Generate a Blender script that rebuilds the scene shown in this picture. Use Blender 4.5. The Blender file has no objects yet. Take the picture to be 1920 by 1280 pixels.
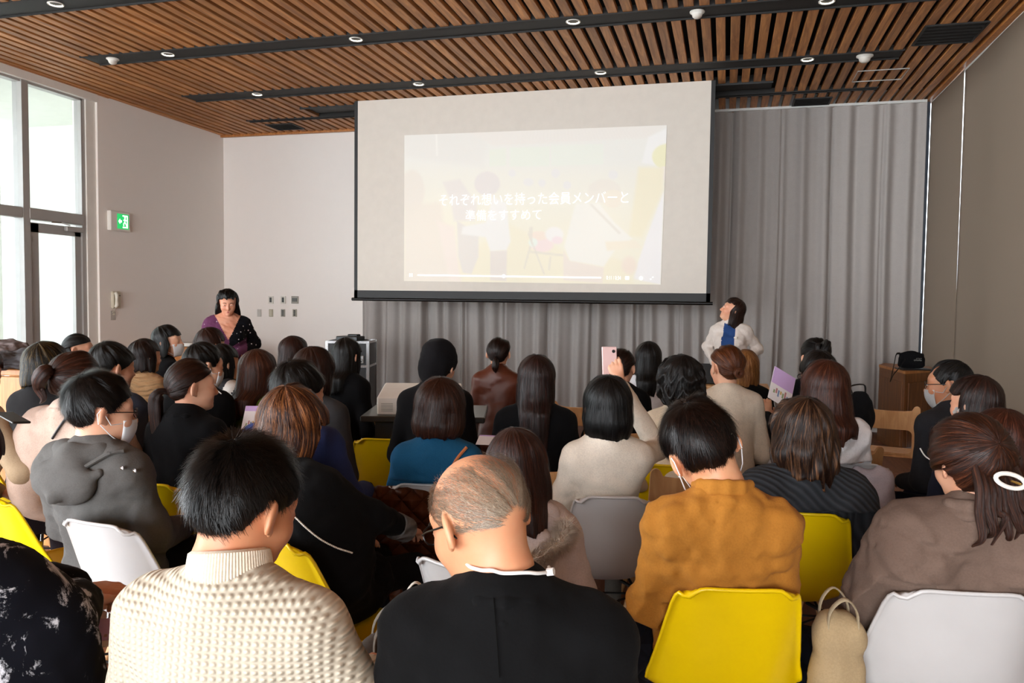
import bpy, bmesh, math, random
import numpy as np
from mathutils import Vector, Matrix

SC = bpy.context.scene
COL = SC.collection
rng = np.random.default_rng(11)
random.seed(5)

# ------------------------------------------------------------------ camera
F_PX, YAW, PITCH, ROLL, CAM_H = 1486.6, .2624, -.0508, .0124, 1.6
_fw = np.array([-math.sin(YAW)*math.cos(PITCH), math.cos(YAW)*math.cos(PITCH), math.sin(PITCH)])
_r0 = np.array([math.cos(YAW), math.sin(YAW), 0.]); _u0 = np.cross(_r0, _fw)
_r = math.cos(ROLL)*_r0+math.sin(ROLL)*_u0; _u = -math.sin(ROLL)*_r0+math.cos(ROLL)*_u0
cd = bpy.data.cameras.new('camera'); cam = bpy.data.objects.new('camera', cd); COL.objects.link(cam)
cd.sensor_width = 36; cd.lens = F_PX*36/1920; cd.clip_start = .05; cd.clip_end = 200
cam.matrix_world = Matrix(((_r[0], _u[0], -_fw[0], 0), (_r[1], _u[1], -_fw[1], 0), (_r[2], _u[2], -_fw[2], CAM_H), (0, 0, 0, 1)))
SC.camera = cam
_C = np.array([0, 0, CAM_H])
def ray(px, py): return _fw+_r*(px-960)/F_PX-_u*(py-640)/F_PX
def atD(px, py, d): return _C+ray(px, py)*d
def atX(px, py, X): q = ray(px, py); return _C+q*(X/q[0])
def atY(px, py, Y): q = ray(px, py); return _C+q*(Y/q[1])
def atZ(px, py, Z): q = ray(px, py); return _C+q*((Z-CAM_H)/q[2])

# ------------------------------------------------------------------ light
RX, LX, DY, HZ, BY = 2.35, -7.58, 10.83, 4.09, -6.5     # right wall, left wall, front wall, ceiling, back wall
SC.view_settings.view_transform = 'Standard'; SC.view_settings.look = 'None'
SC.view_settings.gamma = 1; SC.view_settings.use_curve_mapping = False
SC.view_settings.exposure = 0.36
W = bpy.data.worlds.new('sky'); SC.world = W; W.use_nodes = True
_bg = W.node_tree.nodes['Background']
_bg.inputs[0].default_value = (.80, .90, 1, 1); _bg.inputs[1].default_value = 7.0
def area(name, loc, direction, sx, sy, power, color, portal=False):
    l = bpy.data.lights.new(name, 'AREA'); l.shape = 'RECTANGLE'; l.size = sx; l.size_y = sy; l.energy = power; l.color = color
    if portal: l.cycles.is_portal = True
    o = bpy.data.objects.new(name, l); COL.objects.link(o); o.location = loc
    o.rotation_euler = Vector(direction).to_track_quat('-Z', 'Z').to_euler()
    return o
area('daylight_back_window', ((LX+RX)/2, BY-.35, 1.9), (0, 1, 0), 9.6, 3.4, 620, (1, .97, .93))
area('daylight_left_window', (LX-.6, .2, 2.2), (1, 0, -.1), 12.4, 3.4, 1700, (.93, .97, 1))

# ------------------------------------------------------------------ materials
MATS = {}
class NT:
    def __init__(s, name):
        s.m = bpy.data.materials.new(name); s.m.use_nodes = True; s.t = s.m.node_tree; s.b = s.t.nodes['Principled BSDF']
    def n(s, t, **k):
        n = s.t.nodes.new(t)
        for a, v in k.items():
            if a.startswith('i_'):
                key = a[2:]; key = int(key) if key.isdigit() else key.replace('_', ' ')
                n.inputs[key].default_value = v
            else: setattr(n, a, v)
        return n
    def l(s, a, b): s.t.links.new(a, b)
    def coords(s, kind='Object', scale=(1, 1, 1), rot=(0, 0, 0)):
        tc = s.n('ShaderNodeTexCoord'); mp = s.n('ShaderNodeMapping'); mp.inputs['Scale'].default_value = scale; mp.inputs['Rotation'].default_value = rot
        s.l(tc.outputs[kind], mp.inputs[0]); return mp.outputs[0]
    def ramp(s, fac, stops):
        r = s.n('ShaderNodeValToRGB'); e = r.color_ramp.elements
        while len(e) < len(stops): e.new(.5)
        for q, (p, c) in zip(e, stops): q.position = p; q.color = (*c, 1)
        s.l(fac, r.inputs[0]); return r.outputs[0]
    def bump(s, h, dist=.002, strength=.6):
        b = s.n('ShaderNodeBump', i_Strength=strength, i_Distance=dist); s.l(h, b.inputs['Height']); s.l(b.outputs[0], s.b.inputs['Normal'])
def hexc(h):
    v = [int(h[i:i+2], 16)/255 for i in (0, 2, 4)]
    return tuple(x/12.92 if x <= .04045 else ((x+.055)/1.055)**2.4 for x in v)
def shade(c, k): return tuple(min(1, x*k) for x in c)
def plain(name, col, rough=.5, metal=0, spec=.5, emit=0, noise=0, coat=0):
    key = (name, col, rough, metal, emit)
    if key in MATS: return MATS[key]
    if isinstance(col, str): col = hexc(col)
    t = NT(name); b = t.b
    b.inputs['Base Color'].default_value = (*col, 1); b.inputs['Roughness'].default_value = rough; b.inputs['Metallic'].default_value = metal
    b.inputs['Specular IOR Level'].default_value = spec
    if coat: b.inputs['Coat Weight'].default_value = coat
    if emit: b.inputs['Emission Color'].default_value = (*col, 1); b.inputs['Emission Strength'].default_value = emit
    else:
        no = t.n('ShaderNodeTexNoise', i_Scale=9., i_Detail=4.); t.l(t.coords(), no.inputs[0])
        t.l(t.ramp(no.outputs[0], [(.3, shade(col, .97-noise)), (.7, shade(col, 1.02+noise))]), b.inputs['Base Color'])
    MATS[key] = t.m; return t.m
def fabric(name, col, scale=450., bump=.0012, rough=.9, mottle=.12, sheen=.02, kind='weave'):
    key = ('fab', name, col, kind)
    if key in MATS: return MATS[key]
    if isinstance(col, str): col = hexc(col)
    t = NT(name); b = t.b; b.inputs['Roughness'].default_value = rough; b.inputs['Specular IOR Level'].default_value = .12
    b.inputs['Sheen Weight'].default_value = sheen
    c = t.coords()
    n1 = t.n('ShaderNodeTexNoise', i_Scale=14., i_Detail=6., i_Roughness=.7); t.l(c, n1.inputs[0])
    n2 = t.n('ShaderNodeTexNoise', i_Scale=scale*.4, i_Detail=3.); t.l(c, n2.inputs[0])
    ad = t.n('ShaderNodeMath', operation='ADD'); t.l(n1.outputs[0], ad.inputs[0]); t.l(n2.outputs[0], ad.inputs[1])
    t.l(t.ramp(ad.outputs[0], [(.5, shade(col, 1-mottle*.8)), (1.0, shade(col, 1)), (1.0, shade(col, 1+mottle*.5))]), b.inputs['Base Color'])
    if kind == 'weave': t.bump(n2.outputs[0], bump)
    elif kind == 'waffle':
        w1 = t.n('ShaderNodeTexWave', bands_direction='X', i_Scale=22.); w2 = t.n('ShaderNodeTexWave', bands_direction='Z', i_Scale=26.)
        t.l(c, w1.inputs[0]); t.l(c, w2.inputs[0]); mu = t.n('ShaderNodeMath', operation='MULTIPLY'); t.l(w1.outputs['Fac'], mu.inputs[0]); t.l(w2.outputs['Fac'], mu.inputs[1])
        t.bump(mu.outputs[0], .006, .8)
        mx = t.n('ShaderNodeMix', data_type='RGBA'); t.l(mu.outputs[0], mx.inputs['Factor']); mx.inputs['A'].default_value = (*shade(col, .72), 1); mx.inputs['B'].default_value = (*shade(col, 1.05), 1)
        t.l(mx.outputs['Result'], b.inputs['Base Color'])
    elif kind in ('rib', 'ribh'):
        w1 = t.n('ShaderNodeTexWave', bands_direction='X' if kind == 'rib' else 'DIAGONAL', i_Scale=30. if kind == 'rib' else 16., i_Distortion=.6); t.l(c, w1.inputs[0])
        t.bump(w1.outputs['Fac'], .006, .8)
        mx = t.n('ShaderNodeMix', data_type='RGBA'); t.l(w1.outputs['Fac'], mx.inputs['Factor']); mx.inputs['A'].default_value = (*shade(col, .6), 1); mx.inputs['B'].default_value = (*shade(col, 1.1), 1)
        t.l(mx.outputs['Result'], b.inputs['Base Color'])
    elif kind == 'quilt':
        rt = t.coords(rot=(0, math.radians(45), 0))
        w1 = t.n('ShaderNodeTexWave', bands_direction='X', wave_profile='SIN', i_Scale=5.); w2 = t.n('ShaderNodeTexWave', bands_direction='Z', i_Scale=5.)
        t.l(rt, w1.inputs[0]); t.l(rt, w2.inputs[0]); mu = t.n('ShaderNodeMath', operation='MINIMUM'); t.l(w1.outputs['Fac'], mu.inputs[0]); t.l(w2.outputs['Fac'], mu.inputs[1])
        pw = t.n('ShaderNodeMath', operation='POWER', i_1=.35); t.l(mu.outputs[0], pw.inputs[0]); t.bump(pw.outputs[0], .02, .9)
    elif kind == 'cable':
        n3 = t.n('ShaderNodeTexWave', bands_direction='Z', i_Scale=9., i_Distortion=6., i_Detail=2.); t.l(c, n3.inputs[0]); t.bump(n3.outputs['Fac'], .012, .9)
    elif kind == 'blotch':
        n3 = t.n('ShaderNodeTexNoise', i_Scale=10., i_Detail=9., i_Roughness=.75, i_Distortion=.5); t.l(c, n3.inputs[0])
        t.l(t.ramp(n3.outputs[0], [(.545, col), (.605, (.58, .59, .64))]), b.inputs['Base Color'])
    elif kind == 'dots':
        v = t.n('ShaderNodeTexVoronoi', i_Scale=22.); t.l(c, v.inputs[0])
        t.l(t.ramp(v.outputs['Distance'], [(.10, (.75, .7, .72)), (.16, col)]), b.inputs['Base Color'])
    MATS[key] = t.m; return t.m
def wood(name, c1, c2, scale=1., axis='Y', rough=.45, rand=.25):
    key = ('wood', name)
    if key in MATS: return MATS[key]
    c1 = hexc(c1) if isinstance(c1, str) else c1; c2 = hexc(c2) if isinstance(c2, str) else c2
    t = NT(name); b = t.b; b.inputs['Roughness'].default_value = rough
    sc = {'X': (1, 14, 14), 'Y': (14, 1, 14), 'Z': (14, 14, 1)}[axis]
    tc = t.n('ShaderNodeTexCoord'); oi = t.n('ShaderNodeObjectInfo'); ad = t.n('ShaderNodeVectorMath', operation='MULTIPLY_ADD')
    t.l(oi.outputs['Random'], ad.inputs[0]); ad.inputs[1].default_value = (13, 7, 31); t.l(tc.outputs['Object'], ad.inputs[2])
    mp = t.n('ShaderNodeMapping'); mp.inputs['Scale'].default_value = tuple(s*scale for s in sc); t.l(ad.outputs[0], mp.inputs[0])
    n = t.n('ShaderNodeTexNoise', i_Scale=1.6, i_Detail=7., i_Roughness=.62, i_Distortion=1.2); t.l(mp.outputs[0], n.inputs[0])
    col = t.ramp(n.outputs[0], [(.32, c1), (.52, tuple((a+d)/2 for a, d in zip(c1, c2))), (.68, c2)])
    hs = t.n('ShaderNodeHueSaturation'); mr = t.n('ShaderNodeMapRange', i_3=1-rand, i_4=1+rand); t.l(oi.outputs['Random'], mr.inputs[0])
    t.l(mr.outputs[0], hs.inputs['Value']); t.l(col, hs.inputs['Color']); t.l(hs.outputs[0], b.inputs['Base Color'])
    t.bump(n.outputs[0], .0008, .5)
    MATS[key] = t.m; return t.m
def hairmat(name, c1, c2=None, amt=.5, rough=.38):
    key = ('hair', name, c1, c2)
    if key in MATS: return MATS[key]
    c1 = hexc(c1); c2 = hexc(c2) if c2 else shade(c1, 2.2)
    t = NT(name); b = t.b; b.inputs['Roughness'].default_value = rough; b.inputs['Specular IOR Level'].default_value = .28
    u = t.n('ShaderNodeUVMap'); mp = t.n('ShaderNodeMapping'); mp.inputs['Scale'].default_value = (46, 1.6, 1); t.l(u.outputs[0], mp.inputs[0])
    n = t.n('ShaderNodeTexNoise', i_Scale=1., i_Detail=4., i_Roughness=.75); t.l(mp.outputs[0], n.inputs[0])
    mp2 = t.n('ShaderNodeMapping'); mp2.inputs['Scale'].default_value = (230, 2.2, 1); t.l(u.outputs[0], mp2.inputs[0])
    n2 = t.n('ShaderNodeTexNoise', i_Scale=1., i_Detail=3., i_Roughness=.7); t.l(mp2.outputs[0], n2.inputs[0])
    ad = t.n('ShaderNodeMath', operation='MULTIPLY_ADD', i_1=.5); t.l(n2.outputs[0], ad.inputs[0]); t.l(n.outputs[0], ad.inputs[2])
    t.l(t.ramp(ad.outputs[0], [(.55, shade(c1, .35)), (.80-.12*amt, shade(c1, .8)), (.99-.15*amt, c2)]), b.inputs['Base Color'])
    t.bump(n2.outputs[0], .0022, .8)
    MATS[key] = t.m; return t.m
def skin(col='D9A384'):
    key = ('skin', col)
    if key in MATS: return MATS[key]
    t = NT('skin'); b = t.b; c = hexc(col); b.inputs['Roughness'].default_value = .48
    b.inputs['Subsurface Weight'].default_value = .12; b.inputs['Subsurface Radius'].default_value = (.012, .004, .002)
    n = t.n('ShaderNodeTexNoise', i_Scale=11., i_Detail=5.); t.l(t.coords(), n.inputs[0])
    t.l(t.ramp(n.outputs[0], [(.35, (c[0]*.95, c[1]*.82, c[2]*.78)), (.6, c)]), b.inputs['Base Color'])
    MATS[key] = t.m; return t.m
def glass(name='window_glass', tint=(1, 1, 1)):
    if name in MATS: return MATS[name]
    t = NT(name); o = t.t.nodes['Material Output']; tr = t.n('ShaderNodeBsdfTransparent'); tr.inputs[0].default_value = (*shade(tint, .94), 1)
    g = t.n('ShaderNodeBsdfGlossy', i_Roughness=.02); lw = t.n('ShaderNodeLayerWeight', i_0=.5); fr = t.n('ShaderNodeMath', operation='POWER', i_1=4.5); t.l(lw.outputs['Facing'], fr.inputs[0]); mx = t.n('ShaderNodeMixShader')
    t.l(fr.outputs[0], mx.inputs[0]); t.l(tr.outputs[0], mx.inputs[1]); t.l(g.outputs[0], mx.inputs[2]); t.l(mx.outputs[0], o.inputs[0])
    MATS[name] = t.m; return t.m

# ------------------------------------------------------------------ mesh helpers
def mesh(name, V, Fc, mat=None, uv=None, smooth=True):
    me = bpy.data.meshes.new(name); V = np.asarray(V, float)
    if isinstance(Fc, np.ndarray) and Fc.ndim == 2:
        k = Fc.shape[1]; nf = len(Fc)
        me.vertices.add(len(V)); me.vertices.foreach_set('co', V.ravel()); me.loops.add(nf*k); me.polygons.add(nf)
        me.loops.foreach_set('vertex_index', Fc.ravel().astype(np.int32)); me.polygons.foreach_set('loop_start', np.arange(0, nf*k, k, dtype=np.int32))
        me.update(calc_edges=True); me.validate()
    else:
        me.from_pydata([tuple(v) for v in V], [], [tuple(int(i) for i in f) for f in Fc]); me.update()
    if uv is not None:
        l = me.uv_layers.new(name='UVMap'); idx = np.zeros(len(me.loops), np.int32); me.loops.foreach_get('vertex_index', idx)
        l.data.foreach_set('uv', np.asarray(uv, float)[idx].ravel())
    if mat: me.materials.append(mat)
    if smooth: me.polygons.foreach_set('use_smooth', np.ones(len(me.polygons), bool))
    return me
def obj(name, me, parent=None, loc=None, rot=None):
    o = bpy.data.objects.new(name, me); COL.objects.link(o)
    if parent is not None: o.parent = parent
    if loc is not None: o.location = loc
    if rot is not None: o.rotation_euler = rot
    return o
def tag(o, label, cat, group=None, kind=None):
    o['label'] = label; o['category'] = cat
    if group: o['group'] = group
    if kind: o['kind'] = kind
    return o
def thing(name, label, cat, loc=(0, 0, 0), rz=0, group=None):
    o = bpy.data.objects.new(name, None); COL.objects.link(o); o.location = loc; o.rotation_euler = (0, 0, rz); o.empty_display_size = .1
    return tag(o, label, cat, group)
def struct(o): o['kind'] = 'structure'; return o
class MB:
    """collects simple solids into one mesh"""
    def __init__(s): s.v = []; s.f = []; s.m = []
    def add(s, V, Fc, mi=0):
        b = len(s.v); s.v += [tuple(map(float, p)) for p in V]; s.f += [tuple(int(i)+b for i in f) for f in Fc]; s.m += [mi]*len(Fc); return s
    def box(s, c, d, rz=0, mi=0, bev=0, rot=None):
        hx, hy, hz = d[0]/2, d[1]/2, d[2]/2; e = min(bev, hx*.9, hy*.9, hz*.9)
        if e > 0:
            P = []
            for sx in (-1, 1):
                for sy in (-1, 1):
                    for sz in (-1, 1): P += [(sx*hx, sy*(hy-e), sz*(hz-e)), (sx*(hx-e), sy*hy, sz*(hz-e)), (sx*(hx-e), sy*(hy-e), sz*hz)]
            bm = bmesh.new(); [bm.verts.new(p) for p in P]; r = bmesh.ops.convex_hull(bm, input=bm.verts); bmesh.ops.dissolve_limit(bm, angle_limit=.02, verts=bm.verts, edges=bm.edges)
            bm.verts.index_update(); V = [v.co[:] for v in bm.verts]; Fc = [[v.index for v in f.verts] for f in bm.faces]; bm.free()
        else:
            V = [(x*hx, y*hy, z*hz) for x in (-1, 1) for y in (-1, 1) for z in (-1, 1)]
            Fc = [(0, 1, 3, 2), (4, 6, 7, 5), (0, 4, 5, 1), (2, 3, 7, 6), (0, 2, 6, 4), (1, 5, 7, 3)]
        M = rot if rot is not None else Matrix.Rotation(rz, 3, 'Z')
        return s.add([M@Vector(v)+Vector(c) for v in V], Fc, mi)
    def tube(s, pts, r, n=10, mi=0, cap=True, r2=None):
        V, Fc = tube(pts, r, n, cap, r2); return s.add(V, Fc, mi)
    def lathe(s, prof, c=(0, 0, 0), n=24, mi=0, axis='Z'):
        V = []; m = len(prof)
        for i in range(n):
            a = 2*math.pi*i/n
            for r, z in prof:
                p = (r*math.cos(a), r*math.sin(a), z)
                if axis == 'Y': p = (p[0], p[2], p[1])
                if axis == 'X': p = (p[2], p[0], p[1])
                V.append((p[0]+c[0], p[1]+c[1], p[2]+c[2]))
        Fc = [(i*m+j, ((i+1) % n)*m+j, ((i+1) % n)*m+j+1, i*m+j+1) for i in range(n) for j in range(m-1)]
        return s.add(V, Fc, mi)
    def prism(s, poly, z0, z1, mi=0, M=None):
        n = len(poly); V = [(x, y, z0) for x, y in poly]+[(x, y, z1) for x, y in poly]
        Fc = [tuple(range(n))[::-1], tuple(range(n, 2*n))]+[(i, (i+1) % n, n+(i+1) % n, n+i) for i in range(n)]
        if M is not None: V = [M@Vector(v) for v in V]
        return s.add(V, Fc, mi)
    def build(s, name, mats, parent=None, smooth=False, loc=None, rot=None):
        me = bpy.data.meshes.new(name); me.from_pydata(s.v, [], s.f)
        for m in (mats if isinstance(mats, (list, tuple)) else [mats]): me.materials.append(m)
        me.polygons.foreach_set('material_index', s.m)
        bm = bmesh.new(); bm.from_mesh(me); bmesh.ops.recalc_face_normals(bm, faces=bm.faces); bm.to_mesh(me); bm.free()
        if smooth:
            me.polygons.foreach_set('use_smooth', [True]*len(me.polygons))
            try: me.set_sharp_from_angle(angle=math.radians(40))
            except Exception: pass
        return obj(name, me, parent, loc, rot)
def frames(P):
    P = np.asarray(P, float); T = np.gradient(P, axis=0); T /= np.linalg.norm(T, axis=1)[:, None]+1e-12
    up = np.array([0, 0, 1.]) if abs(T[0][2]) < .9 else np.array([0, 1., 0]); N = []
    n = up-T[0]*(up@T[0]); n /= np.linalg.norm(n)
    for t in T:
        n = n-t*(n@t); n /= np.linalg.norm(n)+1e-12; N.append(n)
    N = np.array(N); return T, N, np.cross(T, N)
def tube(pts, r, n=10, cap=True, r2=None):
    P = np.asarray(pts, float); m = len(P); T, N, B = frames(P); r = np.broadcast_to(np.asarray(r, float), (m,)); rb = r if r2 is None else np.broadcast_to(np.asarray(r2, float), (m,))
    a = np.arange(n)*2*math.pi/n
    V = P[:, None]+N[:, None]*(np.cos(a)[None, :, None]*r[:, None, None])+B[:, None]*(np.sin(a)[None, :, None]*rb[:, None, None])
    V = V.reshape(-1, 3).tolist(); Fc = [(i*n+j, i*n+(j+1) % n, (i+1)*n+(j+1) % n, (i+1)*n+j) for i in range(m-1) for j in range(n)]
    if cap: Fc += [tuple(range(n))[::-1], tuple(range((m-1)*n, m*n))]
    return V, Fc
def spline(P, n):
    P = np.asarray(P, float); m = len(P); t = np.linspace(0, m-1, n); out = []
    Q = np.vstack([2*P[0]-P[1], P, 2*P[-1]-P[-2]])
    for x in t:
        i = min(int(x), m-2); u = x-i; a, b, c, d = Q[i], Q[i+1], Q[i+2], Q[i+3]
        out.append(.5*((2*b)+(c-a)*u+(2*a-5*b+4*c-d)*u*u+(3*b-a-3*c+d)*u**3))
    return np.array(out)
def grid_faces(nu, nv, closed=False):
    i = np.arange(nu if closed else nu-1); j = np.arange(nv-1); I, J = np.meshgrid(i, j, indexing='ij'); I2 = (I+1) % nu
    return np.stack([I*nv+J, I2*nv+J, I2*nv+J+1, I*nv+J+1], -1).reshape(-1, 4)

# ------------------------------------------------------------------ implicit surfaces (smooth continuous bodies and clothes)
def smin(a, b, k):
    h = np.maximum(k-np.abs(a-b), 0)/k; return np.minimum(a, b)-h*h*k*.25
def sd_cone(P, a, b, r1, r2, sx=None):
    a = np.asarray(a, float); b = np.asarray(b, float); Q = P-a; ab = b-a
    t = np.clip((Q@ab)/(ab@ab+1e-12), 0, 1); return np.linalg.norm(Q-t[..., None]*ab, axis=-1)-(r1+(r2-r1)*t)
def sd_ell(P, c, r, M=None):
    Q = P-np.asarray(c, float)
    if M is not None: Q = Q@np.asarray(M)          # world->local (columns are local axes)
    r = np.asarray(r, float); k0 = np.linalg.norm(Q/r, axis=-1); k1 = np.linalg.norm(Q/(r*r), axis=-1)+1e-9
    return k0*(k0-1)/k1
def sdf(ops, P, puff=0.):
    d = None
    for op in ops:
        t, k = op[0], op[1]
        if t == 'c': e = sd_cone(P, *op[2:])
        elif t == 'e': e = sd_ell(P, *op[2:])
        elif t == 'sub': e = sd_ell(P, *op[2:]); d = -smin(-d, e, k); continue
        d = e if d is None else smin(d, e, k)
    return d-puff
def wob(P, amp, f, seed):
    if amp == 0: return 0
    g = np.random.default_rng(seed); s = 0
    for i in range(5):
        w = g.normal(size=3); w /= np.linalg.norm(w); w[2] *= 1.3; fr = f*(1+.6*i); ph = g.uniform(0, 6.28)
        q = P@w*fr+ph; w2 = g.normal(size=3)*fr*.5
        s = s+np.sin(q+1.3*np.sin(P@w2+ph))/(1+.6*i)
    m = 0
    for i in range(3):
        w = g.normal(size=3); w[2] *= 1.6; w /= np.linalg.norm(w); w2 = g.normal(size=3)*f*.45; ph = g.uniform(0, 6.28)
        q = np.sin(P@w*f*1.1+1.8*np.sin(P@w2+ph)); msk = .5+.5*np.sin(P@w2*.8+ph*2)
        m = m+(1-np.abs(q))**5*msk
    return s*amp*.45+m*amp*.8
def net(fn, lo, hi, h):
    lo = np.asarray(lo, float); hi = np.asarray(hi, float); n = np.ceil((hi-lo)/h).astype(int)+1
    ax = [lo[i]+h*np.arange(n[i]) for i in range(3)]
    G = np.stack(np.meshgrid(*ax, indexing='ij'), -1); D = fn(G)
    D[0] = D[-1] = 1; D[:, 0] = D[:, -1] = 1; D[:, :, 0] = D[:, :, -1] = 1
    S = D < 0; cs = [(a, b, c) for a in (0, 1) for b in (0, 1) for c in (0, 1)]
    cnt = sum(S[a:n[0]-1+a, b:n[1]-1+b, c:n[2]-1+c].astype(np.int8) for a, b, c in cs)
    act = (cnt > 0) & (cnt < 8); I = np.argwhere(act); idx = -np.ones(act.shape, np.int64); idx[act] = np.arange(len(I))
    acc = np.zeros((len(I), 3)); num = np.zeros(len(I))
    for a in cs:
        for dm in range(3):
            if a[dm]: continue
            b = list(a); b[dm] = 1
            da = D[I[:, 0]+a[0], I[:, 1]+a[1], I[:, 2]+a[2]]; db = D[I[:, 0]+b[0], I[:, 1]+b[1], I[:, 2]+b[2]]
            m = (da < 0) != (db < 0); t = np.where(m, da/(da-db+1e-30), 0)
            p = np.array(a, float)[None]+np.zeros((len(I), 3)); p[:, dm] += t
            acc += p*m[:, None]; num += m
    V = lo+(I+acc/num[:, None])*h; Q = []
    for dm in range(3):
        o1, o2 = [(1, 2), (2, 0), (0, 1)][dm]
        sl0 = [slice(None)]*3; sl1 = [slice(None)]*3; sl0[dm] = slice(0, -1); sl1[dm] = slice(1, None)
        E = np.argwhere(S[tuple(sl0)] != S[tuple(sl1)]); E = E[(E[:, o1] > 0) & (E[:, o2] > 0) & (E[:, o1] < n[o1]-1) & (E[:, o2] < n[o2]-1)]
        def c(d1, d2):
            q = E.copy(); q[:, o1] -= d1; q[:, o2] -= d2; return idx[q[:, 0], q[:, 1], q[:, 2]]
        f = np.stack([c(1, 1), c(0, 1), c(0, 0), c(1, 0)], 1); ins = S[E[:, 0], E[:, 1], E[:, 2]]
        f[~ins] = f[~ins][:, ::-1]; Q.append(f)
    return V, np.vstack(Q)
def relax(V, Fc, it=1, k=.5):
    e = np.vstack([Fc[:, [i, (i+1) % 4]] for i in range(4)])
    for _ in range(it):
        s = np.zeros_like(V); c = np.zeros(len(V)); np.add.at(s, e[:, 0], V[e[:, 1]]); np.add.at(c, e[:, 0], 1); np.add.at(s, e[:, 1], V[e[:, 0]]); np.add.at(c, e[:, 1], 1)
        V = V+k*(s/np.maximum(c, 1)[:, None]-V)
    return V
def blob(ops, h, puff=0., wr=0., wf=55., seed=0, pad=.04, it=1, lo=None, hi=None):
    pts = []
    for op in ops:
        if op[0] == 'c': a, b = np.asarray(op[2], float), np.asarray(op[3], float); r = max(op[4], op[5]); pts += [a-r, a+r, b-r, b+r]
        elif op[0] == 'e': c = np.asarray(op[2], float); r = max(op[3]); pts += [c-r, c+r]
    pts = np.array(pts); L = pts.min(0)-pad-puff; H = pts.max(0)+pad+puff
    if lo is not None: L = np.maximum(L, lo)
    if hi is not None: H = np.minimum(H, hi)
    V, Fc = net(lambda P: sdf(ops, P, puff)+wob(P, wr, wf, seed), L, H, h)
    return relax(V, Fc, it), Fc
def rotm(yaw=0, pitch=0, roll=0):
    """yaw + = turn left, pitch + = look up, roll + = tilt to own right"""
    return np.array((Matrix.Rotation(yaw, 3, 'Z')@Matrix.Rotation(pitch, 3, 'X')@Matrix.Rotation(roll, 3, 'Y')))
# ================================================================== THE ROOM
M_wall = plain('white_plaster', 'EDE6DF', .75, noise=-.02)
M_white = plain('white_paint', 'E4E0D8', .6)
M_black = plain('black_paint', '141211', .6)
M_back = plain('ceiling_void', '0B0908', .9)
M_alu = plain('grey_aluminium', 'A9A6A2', .42, metal=.35)
M_aluw = plain('pale_aluminium', 'C9C8C4', .45, metal=.2)
M_steel = plain('chrome_steel', 'C8C8C8', .22, metal=1)
M_blkmet = plain('black_metal', '1A1A1A', .4, metal=.4)
M_blkpl = plain('black_plastic', '141414', .4)
M_wood = wood('oak_veneer', 'A0622F', 'C48347', 1., 'Z', rand=.06)
M_beech = wood('beech_ply', 'C08A56', 'D8A673', .8, 'Z', rand=.05)
M_slat = wood('cedar_slat', '855126', 'C98A4E', .8, 'Y', .55, rand=.22)
M_floor = wood('brown_floor', '6B4029', '8A5A3C', .7, 'Y', .5, rand=.14)

o = struct(MB().box(((LX+RX)/2, (DY+BY)/2, -.06), (RX-LX+1.2, DY-BY+1.2, .1)).build('floor', plain('floor_joint', '2A1A12', .8)))
flo = o
bm_ = MB().box((0, 0, 0), (.896, .896, .012), bev=.003).build('floor_tile', M_floor, flo).data
first = True
for i in range(11):
    for j in range(15):
        if first: q = COL.objects['floor_tile']; first = False
        else: q = obj('floor_tile', bm_, flo)
        q.location = (LX+.45+i*.9, -2.1+j*.9, -.006)

ceil = struct(MB().box(((LX+RX)/2, (DY+BY)/2, HZ+.22), (RX-LX+1.4, DY-BY+1.2, .08)).build('ceiling', M_back))
T1, T2, T3, T4 = 5.67, 7.09, 8.70, 9.98                     # the black tracks
TL, TR, TW = -6.58, 1.62, .29
PITCH_S, SW = .128, .082
slat_me = {}
def slat(x, y0, y1):
    L = round(y1-y0, 3)
    if L not in slat_me:
        slat_me[L] = MB().box((0, 0, 0), (SW, L, .045), bev=.002).build('slat', M_slat, ceil); q = slat_me[L]
    else: q = obj('slat', slat_me[L].data, ceil)
    q.location = (x, (y0+y1)/2, HZ+.0225)
k = 0; x = LX+.05
while x < RX-.03:
    if TL < x < TR:
        ex = {0: []}
        cuts = [(BY, T1-TW/2), (T1+TW/2, T2-TW/2), (T2+TW/2, T3-TW/2)]
        if -5.45 < x < .45: cuts += [(T3+TW/2, 9.42), (T4+.06, DY-.02)]
        else: cuts += [(T3+TW/2, T4-.05), (T4+.05, DY-.02)]
        for a, b in cuts: slat(x, a, b)
    else: slat(x, BY, DY-.02)
    x += PITCH_S
for T, w_ in ((T1, TW), (T2, TW), (T3, TW), (T4, .10)):
    q = MB().box(((TL+TR)/2, T, HZ+.03), (TR-TL, w_-.01, .05)).box(((TL+TR)/2, T-w_/2+.006, HZ+.02), (TR-TL, .012, .06)).box(((TL+TR)/2, T+w_/2-.006, HZ+.02), (TR-TL, .012, .06)).build('track_channel', plain('black_track', '16120F', .7), ceil)
q = MB().box((-2.5, 9.66, HZ+.06), (5.9, .44, .05)).box((-2.5, 9.43, HZ+.03), (5.9, .012, .1)).build('screen_slot', M_black, ceil)
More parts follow.
